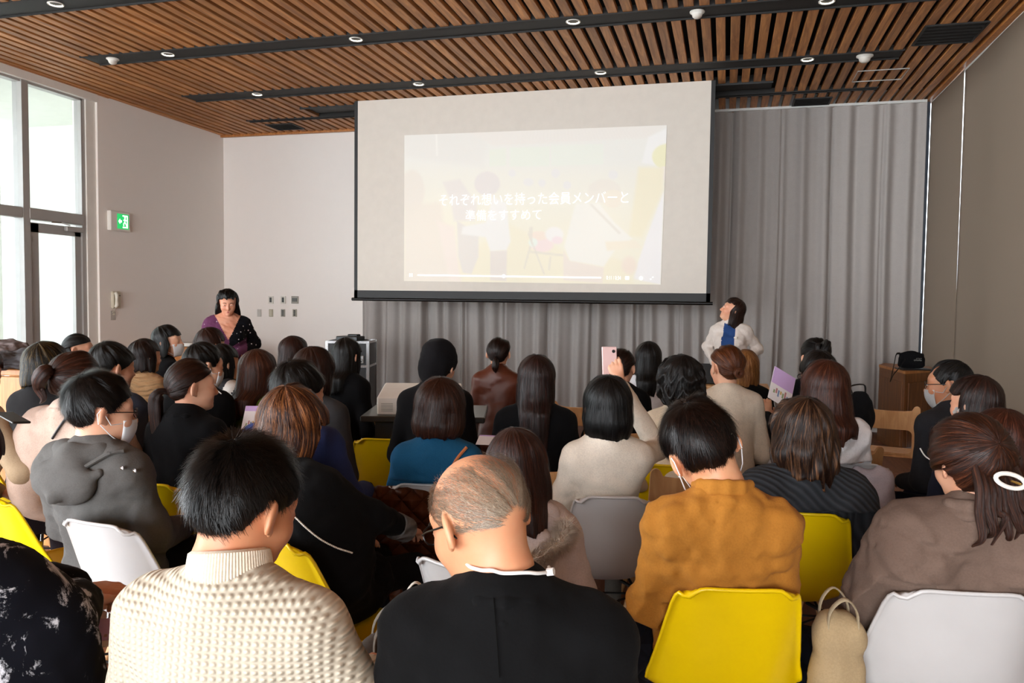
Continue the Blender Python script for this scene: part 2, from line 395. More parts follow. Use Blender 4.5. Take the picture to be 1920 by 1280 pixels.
# downlights
dl = None
def downlight(x, y, lab):
    t = thing('downlight', lab, 'ceiling light', (x, y, HZ), 0, 'recessed downlights in the black ceiling tracks')
    MB().lathe([(.052, .0), (.062, -.004), (.066, -.001), (.066, .01), (.05, .012)], n=28).build('trim_ring', M_white, t, True)
    MB().lathe([(0, .006), (.05, .006), (.052, .0)], n=28).build('lens', plain('lamp_glow', 'FFF3DC', .5, emit=14), t, True)
    l = bpy.data.lights.new('downlight_beam', 'SPOT'); l.energy = 30; l.spot_size = math.radians(56); l.spot_blend = 1.; l.color = (1, .86, .66); l.shadow_soft_size = .05
    lo = bpy.data.objects.new('downlight_beam', l); COL.objects.link(lo); lo.parent = t; lo.location = (0, 0, -.02)
ordn = ['leftmost', 'second from left', 'third from left', 'rightmost']
for tn, T in (('track nearest the camera', T1), ('middle track', T2), ('track nearest the screen', T3)):
    for i in range(4):
        if T == T1 and i > 0 and i < 3: pass
        xx = -5.61+i*2.117
        if T == T1 and i > 0: continue
        downlight(xx, T, f'round white glowing downlight, {ordn[i] if T != T1 else "only visible one"} in the black {tn}')
def detector(x, y, lab, r=.055, dome=.06):
    t = thing('smoke_detector', lab, 'detector', (x, y, HZ+.005))
    MB().lathe([(0, -.03), (r*.75, -.03), (r, -.012), (r*1.15, -.010), (r*1.15, .0)], n=24).build('base', M_white, t, True)
    MB().lathe([(0, -dome), (r*.45, -dome*.95), (r*.7, -dome*.75), (r*.8, -.028)], n=24).build('sensor_dome', plain('sensor_white', 'CFC8BE', .4), t, True)
p = atZ(247, 125, HZ); detector(p[0], T2, 'small white smoke detector at the left end of the middle black track')
p = atZ(1308, 29, HZ); detector(p[0], T2, 'white detector between two lights in the middle black track')
p = atZ(1615, 117, HZ); detector(p[0], T3, 'white domed detector at the right end of the track nearest the screen', .07, .07)
def vent(c, w, d, lab):
    t = thing('ceiling_vent', lab, 'vent', (c[0], c[1], HZ-.004))
    MB().box((0, 0, .004), (w, d, .008)).build('backing', M_back, t)
    MB().box((0, d/2, 0), (w, .02, .014)).box((0, -d/2, 0), (w, .02, .014)).box((w/2, 0, 0), (.02, d, .014)).box((-w/2, 0, 0), (.02, d, .014)).build('frame', M_black, t)
    for i in range(5): MB().box((0, -d/2+d*(i+1)/6, -.002), (w-.02, .008, .012), rot=Matrix.Rotation(.5, 3, 'X')).build('louvre', M_blkmet, t)
vent(atZ(535, 237, HZ), .42, .36, 'black square ceiling vent on the left, above the switch panels')
vent(atZ(1522, 190, HZ), .42, .36, 'black square ceiling vent above the grey curtain right of the screen')
vent(atZ(1780, 63, HZ), .50, .55, 'large black ceiling hatch in the slats near the right blinds')
c = atZ(1650, 140, HZ)
t = tag(MB().box((0, 0, 0), (.5, .006, .01)).box((0, .42, 0), (.5, .006, .01)).box((-.25, .21, 0), (.006, .42, .01)).box((.25, .21, 0), (.006, .42, .01)).build('access_panel_trim', M_alu, loc=(c[0], c[1]-.2, HZ-.004)), 'thin metal rim of an access panel in the wooden slats, right side', 'access panel')

# front and left walls
struct(MB().box(((LX-.3+RX)/2, DY+.1, HZ/2+.15), (RX-LX+.3, .2, HZ+.4)).build('wall_front', M_wall))
struct(MB().box((RX-.025, DY-.05, HZ/2), (.035, .08, HZ)).build('trim_8', plain('blue_grey_frame', '3A4350', .4)))
WL0 = 8.12
struct(MB().box((LX-.1, (8.27+DY)/2, HZ/2), (.2, DY-8.27, HZ+.1)).build('wall_left', M_wall))
struct(MB().box((LX-.13, 8.195, HZ/2), (.2, .15, HZ)).build('trim_1', M_white))
struct(MB().box((LX-.1, (BY+8.27)/2, 4.055), (.22, 8.27-BY, .12)).build('trim_2', M_white))
struct(MB().box((LX+.02, (BY+8.4)/2, 4.10), (.05, 8.5-BY, .03)).build('trim_3', M_wood))
struct(MB().box((RX-.02, (BY+DY)/2, HZ+.02), (.08, DY-BY, .06)).build('trim_4', M_wood))
struct(MB().box(((LX+RX)/2, DY-.05, HZ+.0), (RX-LX, .05, .05)).build('trim_5', M_wood))
struct(MB().box((LX+.008, (8.27+DY)/2, .04), (.016, DY-8.27, .08)).build('baseboard_left', M_white))
# glazed left wall: mullions every 1.2 m, glazing above and below a transom
G = LX-.10
win = struct(MB().box((G, 8.09, 2.0), (.10, .06, 4.0)).box((G, 7.25, 2.0), (.13, .09, 4.0)).build('window_1', M_alu))
MB().box((G, 7.68, 2.525), (.14, .80, .13), bev=.01).build('transom_bar', M_alu, win)
MB().box((G, 7.68, 3.99), (.1, .80, .04)).build('head_bar', M_alu, win)
MB().box((G, 7.68, 3.28), (.012, .78, 1.4)).build('pane', glass(), win)
for i in range(9):
    y1 = 7.205-i*1.4; y0 = y1-1.31
    w_ = struct(MB().box((G, (y0+y1)/2, 2.525), (.12, 1.31, .12), bev=.01).box((G, (y0+y1)/2, 3.99), (.1, 1.31, .04)).box((G, (y0+y1)/2, .03), (.1, 1.31, .06)).box((G, y0-.045, 2.), (.13, .09, 4.)).build(f'window_{i+2 if i+2 < 10 else i+3}', M_alu))
    MB().box((G, (y0+y1)/2, 3.28), (.012, 1.3, 1.38)).build('pane', glass(), w_)
    MB().box((G, (y0+y1)/2, 1.26), (.012, 1.3, 2.4)).build('pane', glass(), w_)
# glass door
dr = struct(MB().box((G, 7.37, 1.21), (.05, .14, 2.42)).box((G, 8.015, 1.21), (.05, .09, 2.42)).box((G, 7.69, 2.375), (.05, .74, .11)).box((G, 7.69, .08), (.05, .74, .16)).build('door_1', M_alu))
MB().box((G, 7.70, 1.24), (.014, .60, 2.2)).build('door_pane', glass(), dr)
q = MB().box((G+.05, 7.93, 2.40), (.05, .26, .06), bev=.008).build('door_closer', M_alu, dr)
MB().tube([(G+.06, 7.86, 2.44), (G+.11, 7.68, 2.455), (G+.05, 7.60, 2.455)], .008, 8).build('closer_arm', M_steel, q, True)
q = MB().lathe([(0, 0), (.028, 0), (.028, .01), (0, .01)], (G+.03, 7.37, 1.02), axis='X').build('lock_plate', M_steel, dr, True)
MB().tube([(G+.04, 7.37, 1.02), (G+.10, 7.37, 1.02), (G+.10, 7.49, 1.02)], .011, 10).build('door_handle', M_steel, q, True)
# outside, left: covered passage, far white wall, stair, planting
M_out = plain('outdoor_white', 'DCDED6', .7); M_pave = plain('pale_paving', 'BDBAB0', .8)
struct(MB().box((-15, 4, -.12), (15, 26, .1)).build('ground', M_pave))
pv = struct(MB().box((-9.0, 1.0, 4.12), (2.4, 21, .12)).build('passage_ceiling', M_out))
struct(MB().box((-9.25, 9.6, 2.0), (3.1, .15, 4.3)).build('wall_passage', M_out))
for i, yy in enumerate((8.9, 5.0, 1.0)):
    tag(MB().box((0, 0, 1.9), (.26, .5, 3.9)).build('column', M_out, loc=(-10.2, yy, 0)), ['white square column outside, seen behind the glass door', 'white square column outside, at the left photo edge', 'white square column outside, beyond the left photo edge'][i], 'column')
det2 = thing('passage_detector', 'white dome light on the passage ceiling outside the glass', 'detector', (-9.0, 8.0, 4.06)); MB().lathe([(0, -.09), (.05, -.085), (.09, -.05), (.11, 0)], n=20).build('dome', M_white, det2, True)
bld = thing('white_building', 'white building outside behind the glazing, with a stair in front', 'building', (-19, 14, 0))
MB().box((0, 0, 3.5), (4, 30, 7.0)).build('wall', M_out, bld)
for i in range(6):
    q = MB().box((2.02, -12+i*4.2, 5.3), (.06, 2.6, 1.6)).build('window', M_alu, bld); MB().box((2.06, -12+i*4.2, 5.3), (.02, 2.4, 1.4)).build('pane', plain('pale_glass', 'B9C6CC', .1), q)
st = thing('outdoor_stair', 'pale outdoor staircase with thin railings seen through the glass door', 'staircase', (-15.2, 15.5, 0))
for i in range(14):
    MB().box((0, -i*.28+1.6, (i+1)*.17-.085-.0), (1.6, .29, .17)).build('step', M_pave, st) if False else MB().box((0, i*-.28+1.6, i*.17+.085), (1.5, .30, .06)).build('step', M_pave, st)
MB().tube([(.8, 1.8, .9), (.8, -2.3, 3.3)], .03, 8).tube([(.8, 1.8, .05), (.8, -2.3, 2.45)], .06, 8).build('handrail', M_aluw, st)
for i in range(20): MB().tube([(.8, 1.7-i*.2, .1+i*.117), (.8, 1.7-i*.2, .95+i*.117)], .014, 6).build('baluster', M_aluw, st)
hp = []
g_ = np.random.default_rng(3)
hm = MB()
for i in range(900):
    c = g_.normal(size=3)*[.5, .7, .2]+[0, 0, .45]; n = g_.normal(size=3); n /= np.linalg.norm(n); a = np.cross(n, [0, 0, 1.]); a /= np.linalg.norm(a)+1e-6; b = np.cross(n, a)
    hm.add([c-a*.07, c+b*.035, c+a*.07, c-b*.035], [(0, 1, 2, 3)])
tag(hm.build('hedge', plain('leaf_green', '5F8A4A', .6), loc=(-12.6, 12.2, .1)), 'low green hedge outside, seen through the bottom of the glass door', 'hedge', kind='stuff')

# right wall: window glazing behind roller blinds
gr = struct(MB().box((RX+.22, DY-.12, 2.05), (.08, .06, 4.1)).build('window_10', plain('dark_frame', '5A626C', .4, metal=.4)))
for i in range(8):
    y1 = DY-.15-i*2.2
    MB().box((RX+.22, y1-2.2, 2.05), (.08, .07, 4.1)).build('mullion', M_alu, gr)
    MB().box((RX+.22, y1-1.1, 2.05), (.012, 2.12, 4.05)).build('pane', glass(), gr)
struct(MB().box((RX+.17, (BY+DY)/2, HZ+.12), (.40, DY-BY+.4, .14)).build('trim_6', M_white))
struct(MB().box((RX+.45, (BY+DY)/2, HZ+.2), (.2, DY-BY+.6, .4)).build('trim_7', M_white))
def blindmat():
    t = NT('blind_fabric'); b = t.b; b.inputs['Base Color'].default_value = (*hexc('807264'), 1); b.inputs['Roughness'].default_value = .9; b.inputs['Specular IOR Level'].default_value = .1
    n = t.n('ShaderNodeTexNoise', i_Scale=300.); t.l(t.coords(), n.inputs[0]); t.bump(n.outputs[0], .0006)
    tr = t.n('ShaderNodeBsdfTranslucent'); tr.inputs[0].default_value = (.62, .52, .44, 1); mx = t.n('ShaderNodeMixShader', i_0=.16); o_ = t.t.nodes['Material Output']
    t.l(t.b.outputs[0], mx.inputs[1]); t.l(tr.outputs[0], mx.inputs[2]); t.l(mx.outputs[0], o_.inputs[0])
    return t.m
M_blind = blindmat()
by = [DY-.075, 9.33, 6.95, 4.6, 2.2, -.2, -3.2, -6.4]
bl = ['narrow grey-brown roller blind in the far right corner by the curtain', 'wide grey-brown roller blind filling the right edge of the photo', 'grey-brown roller blind on the right wall beside the front rows', 'grey-brown roller blind beside the camera', 'grey-brown roller blind just behind the camera', 'grey-brown roller blind further behind the camera', 'last grey-brown roller blind at the back of the room']
for i in range(7):
    a, b = by[i]+(.0 if i == 0 else .016), by[i+1]-.016; nn = 30; ys = np.linspace(a, b, nn)
    t = thing('roller_blind', bl[i], 'roller blind', (RX, (a+b)/2, 0), 0, 'roller blinds on the right wall')
    V = []; 
    for z in np.linspace(.05, HZ-.02, 12):
        for y in ys: V.append((.004*math.sin((y-a)*2.2+z*.5)+.004*i, y-(a+b)/2+(.03*max(0, (z-2.6)/1.4) if y == b and i == 0 else 0), z))
    Fc = grid_faces(12, nn); me = mesh('fabric', V, Fc, M_blind); q = obj('fabric', me, t); q.modifiers.new('t', 'SOLIDIFY').thickness = .002
    MB().tube([(0, -(a-b)/2, .05), (0, (a-b)/2, .05)], .014, 10).build('bottom_bar', M_aluw, t, True)
    MB().tube([(.03, -(a-b)/2, HZ-.01), (.03, (a-b)/2, HZ-.01)], .03, 12).build('roller_tube', M_aluw, t, True)
# back wall with big openings behind the camera
bw = struct(MB().box(((LX+RX)/2, BY-.05, 3.85), (RX-LX, .2, .5)).box(((LX+RX)/2, BY-.05, .03), (RX-LX, .2, .06)).build('wall_back', M_wall))
for i in range(7): MB().box((LX+.05+i*(RX-LX-.1)/6, BY-.05, 1.85), (.08, .1, 3.6)).build('mullion', M_alu, bw)

# ------------------------------------------------------------------ grey pleated curtain
def curtain(name, x0, x1, label, ph, loff, side=False):
    n = int((x1-x0)/.0125); xs = np.linspace(x0, x1, n); g = np.random.default_rng(int(ph*100)); zs = np.linspace(.10, HZ-.03, 26)
    px_ = 1.365-np.array([0, .6])  # regular deep joints every .6 m
    V = []
    for z in zs:
        tz = z/HZ; s_ = xs+.02*np.sin(z*1.1+xs*2.3)*(1-tz)
        d = .042*np.sin(s_*2*math.pi/.235+1.7*np.sin(s_*2.1+ph))+.024*np.sin(s_*2*math.pi/.40+ph+2*np.sin(s_*1.3))*(1.1-tz*.5)+.012*np.sin(s_*2*math.pi/.13+ph*2+1.5*tz+2*np.sin(s_*1.9))
        pin = np.abs(((s_-.03) % .6)-.3); d = d+.085*np.exp(-((.3-pin)/.018)**2)*(1-.25*tz)
        d = d*(.55+.45*(1-tz)**.6)
        V.append(np.stack([xs, np.full(n, loff)+d, np.full(n, z)], 1))
    V = np.vstack(V); me = mesh(name, V, grid_faces(len(zs), n), fabric('curtain_cloth', 'A39C97', 260, .0008, .95, .05, .15))
    t = thing(name, label, 'curtain', (0, 0, 0)); q = obj('cloth', me, t); MB().box(((x0+x1)/2, loff, HZ-.015), (x1-x0, .05, .03)).build('curtain_rail', M_aluw, t)
    hv = []
    return t
curtain('curtain', -5.16, 2.285, 'floor-length pleated grey curtain behind the projection screen', 1.3, DY-.16)

# ------------------------------------------------------------------ projection screen
DS = 9.55*.9687
DS = 9.25
tl, tr, bl_, br = atY(669, 198, DS), atY(1334, 162, DS), atY(661, 563, DS), atY(1337, 570, DS)
x0, x1 = (tl[0]+bl_[0])/2-.005, (tr[0]+br[0])/2+.005; zb = (bl_[2]+br[2])/2
sc_ = thing('projection_screen', 'large white pull-down projection screen with black borders showing a faint video', 'projection screen', ((x0+x1)/2, DS, 0))
cx = (x0+x1)/2; ww = x1-x0
M_scr = plain('screen_white', 'CCC3B8', .8)
MB().box((0, .004, (zb+.12+HZ-.002)/2), (ww-.09, .003, HZ-.002-zb-.12)).build('screen_cloth', M_scr, sc_)
MB().box((-ww/2+.022, .004, (zb+HZ)/2), (.045, .005, HZ-zb-.004)).box((ww/2-.022, .004, (zb+HZ)/2), (.045, .005, HZ-zb-.004)).box((0, .004, zb+.075), (ww, .005, .10)).build('black_border', M_black, sc_)
MB().tube([(-ww/2-.03, .004, zb+.012), (ww/2+.03, .004, zb+.012)], .02, 12).build('weight_bar', plain('bar_black', '100E0D', .3, metal=.5), sc_, True)
# the projected video frame: colours painted per vertex, flat on the cloth
def to_img(p): return np.array(p)
A4 = [atY(758.3, 253.6, DS-.002), atY(1250.4, 234.6, DS-.002), atY(1239, 533.5, DS-.002), atY(757.5, 526.5, DS-.002)]
nu, nv = 220, 128
U, Vv = np.meshgrid(np.linspace(0, 1, nu), np.linspace(0, 1, nv), indexing='ij')     # v down
# work in the crop coordinates of the picture (0..1920 x 0..1280 of the enlarged view)
Q4 = np.array([(65, 190), (1815, 120), (1775, 1190), (62, 1165)], float)
PX = (1-Vv)*((1-U)*Q4[0, 0]+U*Q4[1, 0])+Vv*((1-U)*Q4[3, 0]+U*Q4[2, 0]); PY = (1-Vv)*((1-U)*Q4[0, 1]+U*Q4[1, 1])+Vv*((1-U)*Q4[3, 1]+U*Q4[2, 1])
C = np.zeros((nu, nv, 3)); C[:] = (.90, .90, .85)
def mixc(mask, col, k=1.):
    m = np.clip(mask, 0, 1)[..., None]*k; C[:] = C*(1-m)+np.array(col)*m
def sm(x, a, b): t = np.clip((x-a)/(b-a), 0, 1); return t*t*(3-2*t)
def polym(pts, soft=12):
    d = np.full(PX.shape, 1e9); pts = np.array(pts, float); ins = np.zeros(PX.shape, bool); n = len(pts)
    for i in range(n):
        a, b = pts[i], pts[(i+1) % n]; ab = b-a; t = np.clip(((PX-a[0])*ab[0]+(PY-a[1])*ab[1])/(ab@ab+1e-9), 0, 1)
        d = np.minimum(d, np.hypot(PX-a[0]-t*ab[0], PY-a[1]-t*ab[1]))
        c = ((a[1] > PY) != (b[1] > PY)) & (PX < (b[0]-a[0])*(PY-a[1])/(b[1]-a[1]+1e-9)+a[0]); ins ^= c
    return np.clip(.5+np.where(ins, d, -d)/soft, 0, 1)
def ellm(cx_, cy_, rx, ry, soft=.12): return np.clip((1-np.hypot((PX-cx_)/rx, (PY-cy_)/ry))/soft+.5, 0, 1)
mixc(1-sm(PY, 330, 480), (.84, .87, .88)); mixc(sm(PY, 420, 900), (.93, .90, .74)); mixc(polym([(65, 180), (600, 160), (650, 260), (620, 400), (65, 330)], 40), (.80, .82, .84))
mixc(polym([(500, 160), (1815, 120), (1700, 200), (700, 260)], 20), (.84, .82, .83)); 
for i in range(40): mixc(polym([(900+i*22, 150), (908+i*22, 150), (890+i*24, 215), (882+i*24, 215)], 6), (.78, .77, .79), .5)
mixc(polym([(665, 285), (780, 270), (780, 390), (665, 395)], 8), (.80, .90, .83)); mixc(polym([(805, 270), (1070, 262), (1070, 392), (805, 395)], 8), (.80, .91, .85)); mixc(polym([(1082, 255), (1420, 245), (1420, 380), (1082, 392)], 8), (.82, .91, .87))
mixc(polym([(290, 180), (300, 180), (305, 325), (295, 325)], 10), (.97, .97, .97)); mixc(polym([(1700, 200), (1815, 140), (1815, 400), (1660, 370)], 12), (.93, .95, 1.))
mixc(ellm(1820, 330, 95, 85, .1), (.86, .86, .32)); mixc(ellm(1800, 440, 50, 45), (.90, .78, .90)); mixc(polym([(1640, 400), (1800, 400), (1790, 560), (1660, 870), (1580, 860)], 25), (.93, .86, .58))
mixc(polym([(1795, 560), (1775, 1190), (1600, 1150), (1690, 860)], 10), (.93, .93, 1.)); mixc(polym([(800, 780), (1160, 960), (1480, 1010), (1620, 1060), (1600, 1190), (380, 1180), (420, 1040)], 30), (.94, .87, .62), .8)
mixc(ellm(120, 560, 90, 140, .2), (.84, .78, .74)); mixc(polym([(62, 650), (330, 640), (400, 1180), (62, 1170)], 40), (.85, .78, .72)); mixc(polym([(300, 760), (420, 800), (470, 1180), (390, 1170)], 30), (.92, .80, .78))
for a, b, r1, r2 in ((1110, 440, 28, 30), (1185, 520, 26, 28), (1480, 450, 30, 32), (930, 500, 35, 25), (1020, 505, 25, 25), (820, 440, 25, 25)): mixc(ellm(a, b, r1, r2, .4), (.80, .82, .93), .7)
mixc(polym([(340, 500), (460, 480), (580, 650), (560, 760), (420, 760), (400, 640)], 20), (.80, .77, .80)); mixc(polym([(440, 760), (590, 850), (590, 1000), (540, 1120), (480, 1110), (450, 1000)], 12), (.74, .72, .74))
mixc(polym([(690, 600), (780, 640), (810, 900), (780, 960), (670, 965), (640, 870), (470, 850), (480, 800), (640, 770)], 14), (.92, .93, .96)); mixc(ellm(650, 510, 88, 80, .15), (.76, .73, .79)); mixc(polym([(670, 965), (785, 960), (780, 1165), (670, 1160)], 8), (.76, .70, .70))
mixc(ellm(1425, 560, 105, 80, .15), (.86, .82, .78)); mixc(ellm(1480, 610, 70, 60, .2), (.93, .85, .74)); mixc(polym([(1240, 640), (1390, 640), (1480, 760), (1600, 880), (1500, 940), (1420, 1070), (1200, 1030), (1165, 930)], 14), (.95, .95, .93)); mixc(polym([(1330, 650), (1345, 645), (1530, 840), (1515, 850)], 8), (.72, .70, .66), .7)
mixc(polym([(1160, 960), (1200, 1030), (1420, 1075), (1410, 1180), (1160, 1160)], 10), (.87, .76, .72)); mixc(polym([(1430, 900), (1620, 890), (1660, 940), (1440, 960)], 14), (.95, .86, .70)); mixc(ellm(1580, 1060, 45, 60, .5), (.93, .76, .66))
mixc(ellm(1020, 920, 75, 50, .3), (.97, .74, .80)); mixc(ellm(1000, 860, 60, 30, .4), (.97, .78, .68)); mixc(ellm(1100, 850, 60, 50, .3), (.96, .95, .98)); mixc(ellm(960, 905, 30, 30, .4), (.84, .96, .92)); mixc(ellm(1120, 890, 35, 25, .5), (.95, .74, .86))
for pl in ([(925, 850), (940, 800), (960, 800), (955, 930)], [(935, 930), (950, 930), (905, 1085), (895, 1085)], [(940, 880), (950, 880), (1040, 1120), (1028, 1120)], [(1070, 1000), (1082, 1000), (1070, 1095), (1060, 1095)], [(940, 960), (1160, 985), (1160, 1000), (940, 975)]): mixc(polym(pl, 6), (.66, .64, .58), .7)
P4 = [np.array(a)-np.array([cx, DS, 0]) for a in A4]
Vg = ((1-Vv)[..., None]*((1-U)[..., None]*P4[0]+U[..., None]*P4[1])+Vv[..., None]*((1-U)[..., None]*P4[3]+U[..., None]*P4[2])).reshape(-1, 3)
me = mesh('projected_video', Vg, grid_faces(nu, nv), None)
C[:] = (C*.9+np.array((.90,.90,.86))*.1)*np.array((.95, 1.0, 1.02))
ca = me.color_attributes.new('video', 'FLOAT_COLOR', 'POINT'); ca.data.foreach_set('color', np.concatenate([C.reshape(-1, 3), np.ones((nu*nv, 1))], 1).ravel())
t = NT('video_light'); at_ = t.n('ShaderNodeVertexColor', layer_name='video'); gm = t.n('ShaderNodeGamma', i_1=2.2); t.l(at_.outputs[0], gm.inputs[0]); t.l(gm.outputs[0], t.b.inputs['Emission Color']); t.b.inputs['Emission Strength'].default_value = .23
mxv = t.n('ShaderNodeMix', data_type='RGBA'); mxv.inputs['Factor'].default_value = .0; mxv.inputs['A'].default_value = (*hexc('CCC3B8'), 1); t.l(mxv.outputs['Result'], t.b.inputs['Base Color']); t.b.inputs['Roughness'].default_value = .85
VIDEO = t
me.materials.append(t.m); vid = obj('projected_video', me, sc_)
M_glow = plain('projected_white', 'FFFFFF', .8, emit=.5)
# captions: the same characters as on the screen, laid along the video frame
def text_mesh(s, size, mat, ext=.0008, font_shear=0, off_=-.012):
    c = bpy.data.curves.new('txt', 'FONT'); c.body = s; c.size = size; c.extrude = ext; c.align_x = 'LEFT'; c.resolution_u = 3; c.offset = off_; c.shear = font_shear
    o = bpy.data.objects.new('txt', c); COL.objects.link(o); dg = bpy.context.evaluated_depsgraph_get(); me = bpy.data.meshes.new_from_object(o.evaluated_get(dg)); bpy.data.objects.remove(o); me.materials.clear(); me.materials.append(mat); return me
def fit_text(name, s, mat, parent, bl, br, tl, off=(0, 0, 0), ext=.0006):
    """text whose baseline runs bl -> br and whose cap height reaches tl (3-D points in the parent's frame)"""
    me = text_mesh(s, 1., mat, 0); n = len(me.vertices)
    if n == 0: return None
    v = np.zeros(n*3); me.vertices.foreach_get('co', v); v = v.reshape(-1, 3); lo, hi = v.min(0), v.max(0)
    a = (v[:, :1]-lo[0])/(hi[0]-lo[0]); b = (v[:, 1:2]-lo[1])/(hi[1]-lo[1]); bl, br, tl = map(np.asarray, (bl, br, tl))
    w = bl+a*(br-bl)+b*(tl-bl)+np.asarray(off); me.vertices.foreach_set('co', w.ravel()); me.update()
    return obj(name, me, parent)
def scr(px, py): return atY(px, py, DS-.006)-np.array([cx, DS, 0])
fit_text('caption', 'それぞれ想いを持った会員メンバーと', M_glow, sc_, scr(824, 386), scr(1178, 381), scr(824, 364))
fit_text('caption', '準備をすすめて', M_glow, sc_, scr(873, 414), scr(1015, 412), scr(873, 394))
def strip(name, a, b, h, par=sc_):
    a, b = scr(*a), scr(*b); MB().add([a-[0, 0, h/2], b-[0, 0, h/2], b+[0, 0, h/2], a+[0, 0, h/2]], [(0, 1, 2, 3)]).build(name, M_glow, par)
strip('progress_bar', (783, 515.5), (1127, 520.5), .016)
p = scr(944.5, 517.5); MB().lathe([(0, -.001), (.022, -.001), (.022, .001)], tuple(p), 16, axis='Y').build('progress_knob', M_glow, sc_)
strip('pause_mark', (768, 512), (768.9, 512), .0); 
for dx in (0, 4): strip('pause_mark', (767.6+dx, 515.5), (769.2+dx, 515.5), .042)
fit_text('timecode', '0:11 / 0:34', M_glow, sc_, scr(1137, 524), scr(1164, 524.5), scr(1137, 517))
q = scr(1176, 521); MB().box(tuple(q), (.045, .001, .038)).build('subtitle_icon', M_glow, sc_)
q = scr(1202, 521.5); MB().lathe([(.010, -.001), (.022, -.001), (.022, .001), (.010, .001)], tuple(q), 10, axis='Y').build('settings_icon', M_glow, sc_)
q = scr(1222, 521.5); MB().box(tuple(q+[-.012, 0, -.010]), (.014, .001, .012)).box(tuple(q+[.012, 0, .012]), (.014, .001, .012)).build('fullscreen_icon', M_glow, sc_)
# ================================================================== CHAIRS
M_yel = plain('yellow_plastic', 'E8C400', .32, spec=.5); M_wht = plain('white_plastic', 'C2C0BF', .32, spec=.5); M_crm = plain('cream_plastic', 'D8CDB4', .35)
def shell_mesh(mat):
    nu, nv = 21, 26
    prof = spline([(.225, .425), (.205, .438), (.10, .432), (-.02, .418), (-.11, .425), (-.165, .470), (-.200, .56), (-.232, .68), (-.262, .79), (-.270, .815)], nv)
    wid = np.interp(np.linspace(0, 1, nv), [0, .03, .15, .40, .55, .68, .85, .95, 1], [.185, .20, .222, .230, .226, .208, .178, .158, .138])
    curl = np.interp(np.linspace(0, 1, nv), [0, .15, .35, .5, .62, .8, 1], [.0, .022, .045, .075, .085, .05, .012])
    u = np.linspace(-1, 1, nu); T = np.gradient(prof, axis=0); T /= np.linalg.norm(T, axis=1)[:, None]; Nn = np.stack([-T[:, 1], T[:, 0]], 1)*-1
    Nn = np.stack([T[:, 1], -T[:, 0]], 1); Nn *= np.sign((Nn[:, 1:2]*1+Nn[:, 0:1]*1e-3)+1e-9) if False else 1
    # normal that points to the sitter: up on the seat, forward on the back
    for i in range(nv):
        if Nn[i] @ np.array([.35, .9]) < 0: Nn[i] *= -1
    V = []
    for i in range(nu):
        au = abs(u[i])
        for j in range(nv):
            c = curl[j]*au**2.6; tt = j/(nv-1); drop = .030*au**7*(sm(tt, .8, 1.)) - .03*au**7*(1-sm(tt, 0, .15))*0
            y = prof[j, 0]+Nn[j, 0]*c-T[j, 0]*drop; z = prof[j, 1]+Nn[j, 1]*c-T[j, 1]*drop
            V.append((u[i]*wid[j], y, z))
    V = np.array(V); Fc = grid_faces(nu, nv); n = len(V)
    # vertex normals
    fn = np.cross(V[Fc[:, 1]]-V[Fc[:, 0]], V[Fc[:, 3]]-V[Fc[:, 0]]); vn = np.zeros_like(V)
    for q in range(4): np.add.at(vn, Fc[:, q], fn)
    vn /= np.linalg.norm(vn, axis=1)[:, None]+1e-9
    V2 = V-vn*.006; ring = [i*nv for i in range(nu)]+[(nu-1)*nv+j for j in range(1, nv)]+[i*nv+nv-1 for i in range(nu-2, -1, -1)]+[j for j in range(nv-2, 0, -1)]
    me_v = np.vstack([V, V2]); F2 = Fc[:, ::-1]+n; m = len(ring); side = np.array([(ring[i], ring[(i+1) % m], ring[(i+1) % m]+n, ring[i]+n) for i in range(m)])
    loop = (V[ring]+V2[ring])/2; loop = np.vstack([loop, loop[:1]])
    tv, tf = tube(loop, .0065, 6, False); tf = np.array(tf)+2*n
    V = np.vstack([me_v, tv]); Fc = np.vstack([Fc, F2, side, tf])
    return mesh('shell', V, Fc, mat)
SHELL = {}
def leg_dowel(mb, a, b): mb.tube([a, tuple(np.array(a)*.45+np.array(b)*.55), b], [.013, .0155, .010], 12)
M_dowel = wood('pale_dowel', 'A97848', 'CC9D6C', 1., 'Z', rand=.04)
def F_(name, col, kind='weave'): return fabric(name, col, kind=kind)
_legs = {}
